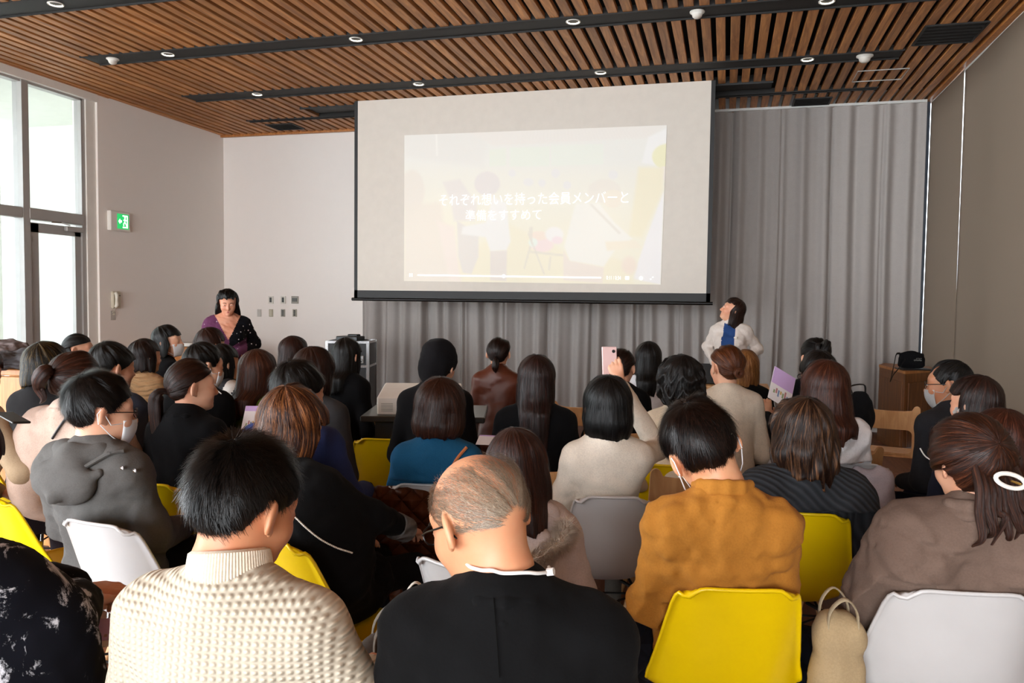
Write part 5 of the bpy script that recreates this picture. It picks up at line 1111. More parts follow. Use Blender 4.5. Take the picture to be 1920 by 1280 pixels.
# ---- standing
tSW, iSW = person('standing woman in a purple and black wrap top with pearls, looking down', 427, 542, 7.43, body=-2.50, look=(.0, -.24, .0), face=.25, near=True, stand=True, w=1.12, hair=dict(style='bob', back=-.13, side=-.13, thick=.016, face=66, fringe=.072, wave=.006, wf=12, curve=.02, swell=.16, jag=.010), haircol=BLK, skincol='C98E72',
    top=dict(mat=[F_('dotted_mauve_knit', '5E3350', 'dots'), F_('dotted_black_knit', '0C0B10', 'dots'), skin('C98E72')], name='wrap_top', bulk=0.007, wr=.007, res=.0075, paint=lambda c, i: np.where((c[:, 1] > .03) & (np.abs(c[:, 0]-.0) < (c[:, 2]-(i['c7'][2]-.20))*.50), 2, np.where((c[:, 0] < -.01-.0*(c[:, 2])) & (c[:, 2] > i['c7'][2]-.28-(c[:, 0])*.6*np.sign(c[:, 1]-.02)*1.) | (c[:, 0] < -.17), 1, 0))),
    legs='0E0E12', arms={'L': ((-.25, .0, 1.16), (-.05, .24, 1.06)), 'R': ((.24, .0, 1.16), (.12, .22, 1.08))}, hands={'L': dict(curl=.9, dir=(.8, .5, -.1)), 'R': dict(curl=.9, dir=(-.9, .3, -.1))})
tSM, iSM = person('standing woman in a pale jacket over a blue blouse, looking up at the screen', 1387, 558, 7.85, body=2.95, look=(-1.30, .38, .0), face=.7, near=True, stand=True, w=1.04, hair=dict(style='bob', back=-.15, side=-.15, thick=.016, face=70, fringe=.066, curve=-.05, swell=.2), haircol=('24120C', '4A2A1C', .2), skincol='D9A080',
    top=dict(mat=[F_('pale_jacket_cloth', 'CFC3BA'), F_('blue_blouse_cloth', '27406E'), skin('D9A080')], name='jacket', bulk=0.010, wr=.010, wf=18, collar='coat', paint=lambda c, i: ((c[:, 1] > .02) & (np.abs(c[:, 0]) < .055+.05*(i['c7'][2]-c[:, 2]) ) & (c[:, 2] < i['c7'][2]+.03)).astype(int)),
    legs='2A2C38', arms={'L': ((-.25, -.04, 1.16), (-.13, .20, 1.02)), 'R': ((.25, -.04, 1.16), (.13, .20, 1.02))})

# ================================================================== CHAIRS IN VIEW
shell_chair(716, 826, .18, 'y', 'empty yellow shell chair between the navy suit and the teal cardigan')
shell_chair(1030, 846, .05, 'w', 'white shell chair in front of the cream knit sweater, right of the dark brown hair')
shell_chair(1262, 876, .12, 'y', 'yellow shell chair in front of the man in mustard, mostly hidden')
shell_chair(-28, 928, -.45, 'y', 'empty yellow shell chair at the left edge, the nearer of two')
shell_chair(-62, 850, -.45, 'y', 'empty yellow shell chair at the left edge, the farther of two')
shell_chair(95, 845, -.35, 'c', 'cream shell chair behind the pale pink coat, beside the grey coat')
shell_chair(838, 1066, -.45, 'w', 'white shell chair just left of the balding man, mostly hidden')
for info, col, lab in ((iA, 'w', 'white shell chair under the man in the cream turtleneck'), (iB, 'y', 'yellow shell chair under the balding man'), (iC, 'w', 'white shell chair under the person in the floral blouse'), (iK, 'w', 'white shell chair under the man in the navy suit'),
                       (iAB, 'w', 'white shell chair under the woman in the navy dress'), (iAC, 'w', 'white shell chair under the woman with the rounded bob'), (iAL, 'y', 'yellow shell chair under the ponytail woman in a suit'), (iAM, 'y', 'yellow shell chair under the beige coat at the left edge')):
    seat_chair(info, col, lab)
wooden_chair(632, 733, .05, 'wooden chair with raised ears behind the dark grey jacket'); wooden_chair(658, 775, -.35, 'wooden chair left of the projector table, in front of the empty yellow chair')
wooden_chair(1668, 768, -.25, 'empty pale wooden chair left of the man in the dark suit'); wooden_chair(1338, 790, .1, 'wooden chair under the woman in the cream sweater')
wooden_chair(500, 765, -.1, 'wooden chair behind the green top'); wooden_chair(1085, 762, .1, 'wooden chair between the long dark hair and the cream knit sweater'); wooden_chair(926, 756, .15, 'wooden chair behind the brown leather jacket')
wooden_chair(38, 700, -.2, 'wooden chair under the blonde-streaked bob'); wooden_chair(1400, 812, .2, 'wooden chair right of the cream sweater'); wooden_chair(820, 812, .1, 'wooden chair under the hooded person by the projector')
for info, lab in ((iAA, 'wooden chair under the man in the dark suit'), (iAG, 'wooden chair under the man in slate blue'), (iAK, 'wooden chair under the masked man in black'), (iR, 'wooden chair under the woman with long dark hair'), (iU, 'wooden chair under the curly black crop'),
                  (iX2, 'wooden chair under the leaflet reader'), (iO, 'wooden chair under the long black hair'), (iT, 'wooden chair under the white jacket'), (iS, 'wooden chair under the low dark bun'), (iAD, 'wooden chair by the glass door'), (iAH, 'wooden chair under the tan cable-knit'), (iAI, 'wooden chair under the masked woman in black')):
    seat_chair(info, 'wood', lab)

# ================================================================== THINGS ON THE WALLS
def wallbox_left(px, py): p = atX(px, py, LX+.001); return p
p = atX(219, 415, LX); es = thing('exit_sign', 'green illuminated emergency exit sign with arrow and running figure', 'exit sign', (LX, p[1], p[2]))
MB().box((.03, 0, 0), (.06, .34, .25), bev=.008).build('housing', M_white, es)
M_gr = plain('exit_green', '12A050', .4, emit=1.2); M_gw = plain('exit_white', 'F4FFF6', .4, emit=1.6)
MB().box((.061, .04, 0), (.004, .20, .19)).build('green_panel', M_gr, es)
ar = MB(); ar.add([(.0645, -.045, 0), (.0645, -.015, .035), (.0645, -.015, .014), (.0645, .015, .014), (.0645, .015, -.014), (.0645, -.015, -.014), (.0645, -.015, -.035)], [(0, 1, 2, 3, 4, 5, 6)]); ar.build('arrow', M_gw, es)
dm = MB()
for q in ([(.03, -.08), (.12, -.08), (.12, .08), (.03, .08), (.03, .065), (.105, .065), (.105, -.065), (.03, -.065)],): dm.prism([(a, b) for a, b in q], 0, .001, 0, Matrix(((0, 0, 1), (1, 0, 0), (0, 1, 0))))
dm.build('door_pictogram', M_gw, es, loc=(.0638, 0, 0))
fg = MB(); MM = Matrix(((0, 0, 1), (1, 0, 0), (0, 1, 0)))
def seg(m, a, b, w): a, b = np.array(a), np.array(b); d = b-a; n = np.array([-d[1], d[0]])/np.linalg.norm(d)*w/2; m.prism([tuple(a-n), tuple(b-n), tuple(b+n), tuple(a+n)], 0, .001, 0, MM)
fg.prism([(.072+.013*math.cos(a), .052+.013*math.sin(a)) for a in np.linspace(0, 6.1, 12)], 0, .001, 0, MM)
for a, b in (((.072, .035), (.066, -.005)), ((.07, .03), (.045, .015)), ((.07, .03), (.095, .012)), ((.066, -.005), (.045, -.03)), ((.045, -.03), (.048, -.055)), ((.066, -.005), (.088, -.03)), ((.088, -.03), (.10, -.055))): seg(fg, a, b, .013)
fg.build('running_figure', M_gw, es, loc=(.0642, 0, 0))
p = atX(214, 562, LX); ph = thing('wall_phone', 'cream wall telephone with coiled cord below the exit sign', 'telephone', (LX, p[1], p[2]))
M_cr = plain('cream_plastic_phone', 'C9C2AE', .4)
MB().box((.02, .01, 0), (.04, .15, .22), bev=.012).build('base', M_cr, ph)
MB().tube([(.055, -.035, .09), (.075, -.035, .06), (.07, -.035, 0), (.075, -.035, -.06), (.055, -.035, -.09)], [.022, .024, .015, .024, .022], 12).build('handset', plain('pale_handset', 'D6D0C0', .4), ph, True)
MB().box((.043, .045, .055), (.004, .04, .012)).build('name_plate', plain('grey_plate', '6E6A60', .5), ph)
MB().tube([(.05+.012*math.cos(a), -.045-.03*math.sin(a/26)+.012*math.sin(a), -.09-.10*math.sin(a/38*math.pi)) for a in np.linspace(0, 38, 150)], .003, 5).build('coiled_cord', M_cr, ph, True)
p = atX(212, 591, LX); tag(MB().box((0, 0, 0), (.002, .085, .12)).build('paper_note', plain('pale_paper', 'B9B3AA', .8), loc=(LX+.002, p[1], p[2])), 'small pale paper note taped beneath the wall telephone', 'note')
M_sw = plain('switch_plate', 'D8D4CA', .4); M_sd = plain('switch_display', '4A4E4C', .3); M_sg = plain('switch_grey', '9A968C', .4)
for i, (px, w_, lab) in enumerate(((508.5, .085, 'left wall control panel of the upper row beside the screen'), (531.5, .085, 'middle wall control panel of the upper row beside the screen'), (553.5, .12, 'right and widest wall control panel of the upper row'))):
    p = atY(px, 562, DY); t = thing('control_panel', lab, 'control panel', (p[0], DY, p[2])); MB().box((0, -.008, 0), (w_, .016, .115), bev=.004).build('plate', M_sw if i < 2 else M_sg, t)
    if i < 2: MB().box((0, -.017, 0), (.036, .004, .075)).build('display', M_sd, t)
    else:
        for q in range(4): MB().box((-.033+q*.022, -.017, 0), (.016, .004, .055)).build('button', M_sd, t)
for i, px in enumerate((486.5, 508.5, 531, 553)):
    p = atY(px, 586.5, DY); t = thing('light_switch', ['plain pale blank switch plate, leftmost of the lower row', 'beige switch plate, second of the lower row', 'grey three-button switch plate, third of the lower row', 'dark-buttoned switch plate, rightmost of the lower row'][i], 'light switch', (p[0], DY, p[2]))
    MB().box((0, -.006, 0), (.07, .012, .115), bev=.003).build('plate', [plain('blank_plate', 'BEBAB2', .5), plain('beige_plate', 'B5AD98', .5), M_sg, plain('dim_plate', 'A8A292', .5)][i], t)
    if i: 
        for q in range(3): MB().box((0, -.014, .03-.03*q), (.034, .005, .020)).build('rocker', [None, M_cr, M_sd, M_blkpl][i], t)

# ================================================================== FURNITURE
def cabinet(name, label, cat, loc, size, doors, top=M_wood, body=M_wood, rz=0):
    t = thing(name, label, cat, loc, rz); w_, d_, h_ = size
    MB().box((0, 0, h_/2-.01), (w_-.02, d_-.02, h_-.03)).build('carcass', body, t); MB().box((0, 0, h_-.015), (w_, d_, .03), bev=.003).build('worktop', top, t)
    for i in range(doors):
        wd = (w_-.04)/doors; q = MB().box((-w_/2+.02+wd*(i+.5), -d_/2-.001, (h_-.05)/2+.01), (wd-.008, .018, h_-.08), bev=.003).build('door', body, t)
        MB().box((-w_/2+.02+wd*(i+.5)+wd*.38, -d_/2-.014, h_*.7), (.012, .012, .09)).build('handle', M_steel, q)
    return t
a, b = atZ(322, 652, .93), atZ(478, 645, .93); 
cabinet('low_cabinet', 'low wooden cabinet along the wall behind the standing woman in purple', 'cabinet', ((a[0]+b[0])/2-.15, 9.35, 0), (b[0]-a[0]+.55, .45, .93), 4)
tag(MB().box((0, 0, 0), (.55, .32, .02)).box((0, 0, .02), (.5, .28, .02)).build('paper_stack', plain('white_paper', 'DAD6D0', .7), loc=(atY(345, 652, 9.3)[0], 9.28, .95)), 'stack of white papers on the low cabinet at the left', 'papers')
p = atD(452, 677, 7.9); st_ = thing('stool', 'small wooden stool top beside the standing woman in purple', 'stool', (p[0]-.05, p[1], 0))
MB().box((0, 0, p[2]), (.36, .34, .04), bev=.01).build('seat', M_beech, st_)
for x in (-1, 1):
    for y in (-1, 1): MB().tube([(x*.14, y*.13, p[2]-.02), (x*.17, y*.16, 0)], .014, 8).build('leg', M_beech, st_, True)
# flight case
a = atD(653, 640, 10.0); rc = thing('road_case', 'black road case with aluminium edges and latches against the white wall', 'case', (a[0], a[1]+.1, 0), .25); hh = a[2]
MB().box((0, 0, hh/2+.04), (.52, .52, hh-.08)).build('body', M_blkpl, rc)
for x in (-1, 1):
    for y in (-1, 1): MB().box((x*.255, y*.255, hh/2+.04), (.035, .035, hh-.06)).build('edge_strip', M_steel, rc)
for z in (.09, hh, hh*.72):
    for x in (-1, 1): MB().box((0, x*.262, z), (.52, .012, .03)).box((x*.262, 0, z), (.012, .52, .03)).build('edge_strip', M_steel, rc)
for z in (hh*.80, hh*.45):
    for x in (-.16, .16):
        q = MB().box((x, -.268, z), (.09, .012, .10), bev=.004).build('latch', M_steel, rc); MB().tube([(x-.025, -.28, z-.02), (x, -.285, z-.03), (x+.025, -.28, z-.02)], .005, 6).build('latch_handle', M_blkmet, q, True)
for x in (-1, 1):
    for y in (-1, 1): MB().lathe([(0, 0), (.045, 0), (.045, .03), (0, .03)], (x*.2-.0, y*.2, .045), axis='X', n=16).build('castor', M_blkpl, rc, True)
tag(MB().box((0, 0, .03), (.30, .22, .06), bev=.01).box((.05, .0, .07), (.14, .1, .03), bev=.01).build('black_device', M_blkpl, loc=(a[0]-.02, a[1]+.1, hh+.005)), 'small black device lying on top of the road case', 'device')
# projector on an AV cart
a = atD(707, 732, 4.75); YW = .306; Rp = rotm(YW)
PW, PD, PH = .50, .42, .112
cen = np.array([a[0], a[1], 0])+Rp@np.array([PW/2, PD/2, 0]); TZ = 1.6-(761-545)/1487*4.75
ct_ = thing('projector_cart', 'black cart with a wide top and column legs under the white projector', 'cart', (cen[0]+.02, cen[1], 0), .26)
MB().box((.02, 0, TZ-.018), (.74, .56, .035), bev=.006).build('tabletop', plain('dark_laminate', '2A2722', .35), ct_)
MB().box((.03, .0, TZ-.11), (.60, .44, .14)).build('drawer_box', M_blkpl, ct_)
for x in (-.13, .25): MB().box((x, 0, (TZ-.18)/2+.03), (.10, .12, TZ-.22), bev=.006).build('leg', M_blkmet, ct_)
MB().box((.05, 0, .04), (.56, .40, .05), bev=.01).build('base', M_blkmet, ct_)
MB().box((.05, 0, .42), (.40, .34, .02)).build('shelf', M_blkmet, ct_)
pj = thing('projector', 'white projector tilted up on the black cart', 'projector', (cen[0], cen[1], TZ+.018), YW); pj.rotation_euler = (math.radians(6), 0, YW)
MB().box((0, 0, PH/2), (PW, PD, PH), bev=.008).build('housing', plain('projector_white', 'E6E0D6', .4), pj)
MB().box((.02, -PD/2-.001, PH*.48), (.22, .004, .055)).build('connector_panel', plain('panel_white', 'F0EDE6', .4), pj)
for i in range(5): MB().box((-.05+i*.032, -PD/2-.004, PH*.55), (.018, .004, .014)).build('port', M_blkpl, pj)
for i in range(4): MB().box((-.05+i*.04, -PD/2-.004, PH*.32), (.014, .004, .010)).build('port', M_blkpl, pj)
MB().box((0, -.02, PH+.0005), (.16, .003, .001)).build('top_seam', plain('seam_grey', '8A857C', .6), pj)
for i in range(6): MB().box((-.19, -PD/2-.002, PH*.25+i*.009), (.07, .002, .0025)).build('label_line', plain('label_grey', '9A958C', .6), pj)
MB().lathe([(.03, 0), (.05, 0), (.052, .03), (.03, .03), (.0, .012)], (.08, PD/2, PH*.5), axis='Y').build('projection_lens', M_blkpl, pj, True)
for x in (-.2, .2): MB().lathe([(0, -.03), (.014, -.03), (.014, .004)], (x, .17, 0)).build('foot', M_blkpl, pj, True)
c0 = atD(745, 800, 4.6)
g3 = np.random.default_rng(8)
for i, (colr, lab) in enumerate((('1A1A1A', 'thick black cable hanging in a loop under the projector cart'), ('8A2A22', 'thin dark red cable under the projector cart'), ('1A1A1A', 'thin black cable trailing from the projector cart to the floor'))):
    P = spline([(c0[0]-.02+i*.04, c0[1]-.05, .74), (c0[0]-.12+i*.05, c0[1]-.1, .56-.05*i), (c0[0]+.02, c0[1]-.12-.02*i, .42), (c0[0]-.10*i-.12, c0[1]-.1, .30), (c0[0]-.05+.07*i, c0[1]-.15, .02), (c0[0]-.35, c0[1]-.1-.1*i, .008)], 30)
    tag(MB().tube(P, [.006, .0035, .0035][i], 6).build('cable', plain('cable_'+colr, colr, .5), None, True), lab, 'cable')
# lectern cabinet in the right corner, bag on it
Pt = [atY(1645, 690, 10.2), atY(1700, 697, 9.72), atY(1756, 690, 9.9)]; hz = .90
def mapz(px, py, z): return atZ(px, py, z)
k0, k1, k2 = atZ(1648, 683, hz), atZ(1698, 696, hz), atZ(1752, 692, hz)
d01 = k1-k0; lc = thing('lectern_cabinet', 'angled dark wooden lectern cabinet by the curtain in the right corner', 'cabinet', (k1[0], k1[1], 0))
poly = [tuple((k0-k1)[:2]), (0, 0), tuple((k2-k1)[:2]), (k2[0]-k1[0]+.05, k2[1]-k1[1]+.42), (k0[0]-k1[0]+.12, k0[1]-k1[1]+.30)]
M_dw = wood('walnut_veneer', '5A3418', '8A5528', 1., 'Z', rand=.05)
MB().prism([(x*.97, y*.97+.012) for x, y in poly], .0, hz-.03).build('carcass', M_dw, lc)
MB().prism(poly, hz-.03, hz).build('worktop', M_wood, lc)
for A_, B_ in (((k0-k1), np.zeros(3)), (np.zeros(3), (k2-k1))):
    dd = (B_-A_)[:2]; L = np.linalg.norm(dd); mid = (A_+B_)/2; an = math.atan2(dd[1], dd[0])
    MB().box((mid[0]+.004, mid[1]+.004, hz*.47), (L*.80, .016, hz*.78), rz=an, bev=.003).build('front_panel', M_dw, lc)
bp = atZ(1713, 694, hz); bg = thing('pouch_bag', 'small black zipped bag with a wrist strap on the right lectern cabinet', 'bag', (bp[0], bp[1]+.12, hz+.015), .05)
V, Fc = blob([('e', .02, (0, 0, .09), (.135, .035, .10)), ('c', .02, (-.10, 0, .04), (.10, 0, .04), .035, .035), ('c', .02, (-.115, 0, .15), (.115, 0, .15), .012, .012)], .012, .004, .003, 50, 2); V[:, 2] = np.maximum(V[:, 2], 0)
obj('bag_body', mesh('bag_body', V, Fc, F_('black_nylon', '0E0E10')), bg)
MB().tube([(-.12, -.0, .16), (.0, -.005, .172), (.12, 0, .16)], .004, 6).build('zip', M_steel, bg, True)
lg_ = MB()
for q in range(5): lg_.lathe([(.0045, -.001), (.0075, -.001), (.0075, .001), (.0045, .001)], (.020+.016*q, -.047, .090+.003*(q % 2)), 8, axis='Y')
for q in range(4): lg_.box((.040+.015*q, -.047, .110+.003*(q % 2)), (.008, .002, .006))
lg_.build('logo_print', plain('logo_grey', '8A8A86', .5), bg)
sp = spline([(-.12, -.0, .16), (-.17, -.05, .15), (-.21, -.14, .05), (-.25, -.20, -.10), (-.26, -.21, -.14), (-.22, -.18, -.06), (-.16, -.13, .0), (-.08, -.06, .10)], 26)
MB().tube(sp, .011, 8, r2=.003).build('strap', M_blkpl, bg, True)
tag(MB().box((0, 0, .006), (.34, .24, .012), bev=.003).build('tablet', M_blkpl, loc=(bp[0]+.03, bp[1]+.10, hz+.001), rot=(0, 0, .2)), 'flat black folder under the pouch bag', 'folder')
# counter at the right wall
ca_ = atZ(1885, 770, .76)
cabinet('counter', 'pale-topped wooden counter along the right wall at the photo edge', 'counter', (2.12, 5.2, 0), (2.6, .42, .76), 4, top=M_beech, rz=-math.pi/2)
# speaker's table and laptop
a = atZ(1312, 722, .72); b = atZ(1430, 718, .72); tb = thing('desk', 'small wooden desk in front of the standing woman in the pale jacket', 'table', ((a[0]+b[0])/2, a[1]+.22, 0))
w_ = b[0]-a[0]+.10
MB().box((0, 0, .705), (w_, .48, .03), bev=.004).build('tabletop', M_beech, tb); MB().box((0, .2, .45), (w_-.1, .02, .4)).build('modesty_panel', M_beech, tb)
for x in (-1, 1):
    for y in (-1, 1): MB().box((x*(w_/2-.04), y*.2, .345), (.035, .035, .69)).build('leg', M_steel, tb)
lp = thing('laptop', 'open black laptop on the small wooden desk, its back to the audience', 'laptop', (a[0]+.10, a[1]+.17, .722), .05)
MB().box((0, .12, .008), (.33, .23, .014), bev=.004).build('base', M_blkpl, lp); MB().box((0, -.02, .115), (.33, .008, .22), bev=.003, rot=Matrix.Rotation(-.25, 3, 'X')).build('screen_lid', M_blkpl, lp)
# bench with fur coats at the left edge
a = atD(22, 692, 5.0); bn = thing('bench', 'wooden bench with a panelled back at the left edge under the fur coats', 'bench', (a[0]-.25, a[1]+.15, 0), .05)
MB().box((0, 0, a[2]-.02), (1.0, .34, .04), bev=.005).build('top_rail', M_wood, bn)
for i in range(5): MB().box((-.4+i*.2, -.12, (a[2]-.04)/2), (.19, .03, a[2]-.06), bev=.004).build('back_panel', M_wood, bn)
MB().box((0, -.14, a[2]*.55), (1.0, .03, .04)).build('rail', M_wood, bn)
for x in (-1, 1): MB().box((x*.46, .04, (a[2]-.04)/2), (.05, .28, a[2]-.05)).build('side', M_wood, bn)
for i, (dx, dz, sx, lab, col) in enumerate(((-.10, .085, .24, 'folded mauve-grey fur coat lying on the bench at the left edge', '6B605E'), (.10, .05, .15, 'dark grey fur collar in front of the mauve coat on the bench', '4C4A4C'))):
    V, Fc = blob([('e', .03, (0, 0, dz), (sx, .16, dz+.015)), ('c', .02, (-sx*.7, -.05, dz*1.5), (sx*.4, -.1, dz*.8), .05, .04), ('c', .02, (sx*.3, .05, dz*1.6), (sx*.8, -.04, dz*.6), .05, .04)], .014, 0, .018, 36, i+4); V[:, 2] = np.maximum(V[:, 2], 0)
    tag(obj('fur_coat', mesh('fur_coat', V, Fc, F_('fur_'+col, col, 'cable')), None, (a[0]-.12+dx, a[1]+.10-i*.10, a[2]+.002)), lab, 'coat')

# ================================================================== COATS, BAGS, PAPERS AND SMALL THINGS PEOPLE WEAR
M_lilac = plain('lilac_paper', 'C5A6D6', .6); M_paper = plain('leaflet_paper', 'E2DCDC', .6)
def leaflet(px, py, d, lab, w_=.15, h_=.21, yaw=0, tilt=.9, roll=0, half=.5, pic=True):
    p = atD(px, py, d); t = thing('leaflet', lab, 'leaflet', tuple(p)); t.rotation_euler = (tilt, roll, yaw)
    MB().box((0, 0, 0), (w_, h_, .0015)).build('sheet', M_paper, t); MB().box((0, h_*(.5-half/2), .0012), (w_*.98, h_*half, .0006)).build('lilac_field', M_lilac, t); MB().box((0, h_*(.5-half/2), -.0012), (w_*.98, h_*half, .0006)).build('lilac_field', M_lilac, t)
    if pic:
        for i in range(7): MB().box((-w_*.3+i*w_*.1, -h_*.22+.01*(i % 2), .0012), (w_*.07, h_*(.10+.05*(i % 3)), .0006)).build('picture_patch', plain('pic_%d' % (i % 4), ['8A9A70', 'B07A7A', '7A8AA8', 'C0A060'][i % 4], .6), t)
    return t
leaflet(1466, 727, 4.3, 'lilac and white leaflet held up by the reader with glasses', .15, .20, .5, 1.15, .5)
leaflet(476, 785, 3.75, 'printed leaflet with a floral picture beside the black suit', .10, .14, .3, .9, 0, .2)
leaflet(200, 1185, 1.80, 'lilac leaflet under clear film in the hands of the floral-dressed person', .10, .12, .6, .15, 0, .8)
leaflet(684, 1238, 1.9, 'lilac leaflet on the knee of the man in the turtleneck', .08, .10, .4, .2, 0, .7)
leaflet(918, 825, 3.9, 'white leaflet edge in front of the long dark hair', .12, .10, .1, .3, 0, .1, False)
p = atD(232, 1165, 1.72); tag(MB().tube([p+[-.02, .0, -.0], p+[.10, .05, .035]], .004, 8).build('pen', plain('white_pen', 'DCDCDC', .3), None, True), 'white pen held above the lilac leaflet', 'pen')
# phone raised by the woman in cream
p = iI['J'][1][2]; ph_ = thing('smartphone', 'pink smartphone raised by the woman in the cream knit sweater', 'phone'); q = iI['loc']+iI['Rb']@(p+np.array([-.045, .02, .10])); ph_.location = q; ph_.rotation_euler = (1.4, 0, .28+.15)
MB().box((0, 0, 0), (.072, .145, .009), bev=.003).build('case', plain('pink_case', 'D8B4B0', .4), ph_); MB().box((0, 0, -.005), (.066, .138, .001)).build('screen', plain('phone_screen', '202428', .1), ph_)
MB().lathe([(0, .001), (.008, .001), (.008, 0)], (.02, .05, .0045)).build('camera_lens', M_blkpl, ph_, True)
p = atD(24, 783, 3.35); tag(MB().box((0, 0, 0), (.075, .15, .01), bev=.003).build('smartphone', M_blkpl, loc=tuple(p), rot=(.2, .1, 1.3)), 'black smartphone held by the beige coat at the left edge', 'phone')
# pearl chain, G
def beads(name, pts, r, mat, parent, n):
    P = spline(pts, n); mb = MB()
    for q in P:
        V = [(q[0]+r*math.sin(a)*math.cos(b), q[1]+r*math.sin(a)*math.sin(b), q[2]+r*math.cos(a)) for a in (0.01, .8, 1.57, 2.35, 3.13) for b in np.arange(6)*math.pi/3]
        mb.add(V, [(i*6+j, i*6+(j+1) % 6, (i+1)*6+(j+1) % 6, (i+1)*6+j) for i in range(4) for j in range(6)])
    o_ = mb.build(name, mat, parent, True); o_['kind'] = 'stuff'; return o_
M_pearl = plain('pearl', 'E4DDD0', .2)
def on_back(info, px, py, off=.006):
    """point of the garment nearest the camera along the ray through the pixel, in the person's frame"""
    o_ = info['Rb'].T@(_C-info['loc']); dr = info['Rb'].T@ray(px, py); dr = dr/np.linalg.norm(dr); V = info['topV']; w = V-o_; t = w@dr; dist = np.linalg.norm(w-t[:, None]*dr, axis=1); m = dist < .018
    if not m.any(): m = dist < dist.min()+.01
    return o_+dr*(t[m].min()-off)
beads('pearl_chain', [on_back(iG, x, y) for x, y in ((552, 968), (575, 990), (600, 1010), (630, 1026), (660, 1036))], .0034, M_pearl, tG, 42)
beads('earring_chain', [iG['H2']((.088, -.02, -.035)), iG['H2']((.092, -.03, -.07)), iG['H2']((.09, -.035, -.12))], .0028, M_steel, tG, 14)
MB().tube([iG['J'][1][1]*.35+iG['J'][1][2]*.65, iG['J'][1][2]+[0, 0, .0]], [.052, .048], 16).build('knit_cuff', F_('grey_boucle', '6C6A68', 'cable'), tG, True)
# hair clip, E
hp_ = iE['H2']; mb = MB(); c_ = np.array([.005, -.150, -.030]); ring = [hp_(c_+np.array([.040*math.cos(a), -.002, .018*math.sin(a)-.010*math.cos(a)])) for a in np.linspace(0, 2*math.pi, 25)]
mb.tube(ring, .0062, 8).build('hair_clip', plain('ivory_clip', 'ECE8E0', .25), tE, True)
MB().tube([hp_(c_+np.array([.0, -.004, .0])), hp_(c_+np.array([.026, -.004, -.010]))], .003, 6).build('clip_charm', plain('gold', 'C8A050', .3, metal=.9), tE, True)
# collars, seams, straps
def seamline(info, pts, name, mat, r=.0022, n=26, off=.002): return MB().tube(spline([on_back(info, x, y, off) for x, y in pts], n), r, 6).build(name, mat, info['t'], True)

seamline(iB, [(925, 1120), (930, 1180), (936, 1270)], 'centre_seam', F_('black_seam', '050505'), .0014)
seamline(iF, [(103, 905), (150, 880), (205, 850), (232, 845)], 'hood_tab', F_('grey_flannel', '585654'), .008)
for x, y in ((203, 850), (158, 875), (108, 892), (228, 877), (252, 882)):
    q = on_back(iF, x, y, .012); MB().lathe([(0, .004), (.006, .004), (.008, 0)], tuple(q), 10, axis='Y').build('snap', M_steel, tF, True)
seamline(iJ, [(875, 838), (858, 858), (845, 880)], 'bag_strap', plain('tan_leather', 'B0683C', .5), .007, off=.006)
seamline(iAF, [(130, 775), (112, 800), (98, 822)], 'bag_strap', plain('black_strap', '161212', .5), .006, off=.004)
beads('necklace', [iJ['c7']+np.array([.062*math.sin(a), -.060*math.cos(a)-.006, .030]) for a in np.linspace(-1.5, 1.5, 8)], .003, M_steel, tJ, 30)
seamline(iAB, [(1725, 840), (1735, 855), (1752, 866)], 'white_piping', plain('white_cord', 'E6E4E0', .6), .003, off=.004)
seamline(iAK, [(396, 723), (415, 738)], 'lanyard', plain('white_cord', 'E6E4E0', .6), .003, off=.006)
# neck cord, B
def neck_cord(info, mat, r=.0034, drop=.03):
    c7 = info['c7']; P = [c7+np.array([.076*math.sin(a), -.060*math.cos(a)+.004, .024+.010*math.cos(a)+(.004 if abs(a) < 1 else 0)]) for a in np.linspace(-1.7, 1.7, 16)]
    V = info['topV']; out = []
    for q in P:
        d = np.linalg.norm(V[:, :2]-q[:2], axis=1); m = (d < .014); out.append([q[0], q[1], max(q[2], V[m, 2].max()+r) if m.any() else q[2]])
    o_ = MB().tube(spline(out, 40), r, 8).build('neck_cord', mat, info['t'], True)
    MB().tube([out[-3], np.array(out[-3])+[.012, -.004, .003]], .007, 8).build('cord_clip', mat, info['t'], True)
neck_cord(iB, plain('white_cord', 'E6E4E0', .6))
# speakers' jewellery
H = iSM['H2']; MB().tube([H((-.086, -.012, -.03)), H((-.090, -.012, -.06)), H((-.089, -.010, -.095))], [.004, .007, .004], 8).build('earring', plain('gold', 'C8A050', .3, metal=.9), tSM, True)
q = iSM['c7']+np.array([.075, .175, -.20]); q = np.array([-.085, .15, iSM['c7'][2]-.18])
q = on_back(iSM, 1382, 633, .008); MB().tube([q, q+np.array([-.0, .0, 0])+np.array([.03, .0, 0])], [.012, .007], 8).build('brooch', M_pearl, tSM, True)
H = iSW['H2']
for s in (-1, 1): MB().tube([H((s*.084, -.01, -.035)), H((s*.086, -.01, -.06))], [.005, .009], 8).build('earring', M_pearl, tSW, True)
H = iAB['H2']; fl = MB()
for i in range(5):
    a = i*1.2566; fl.lathe([(0, -.001), (.010, -.001), (.010, .001), (0, .001)], tuple(H((-.092, .01+.014*math.cos(a), -.03+.014*math.sin(a)))), 10, axis='Y')
fl.build('flower_earring', plain('clear_petal', 'C8C4C0', .1), tAB, True)
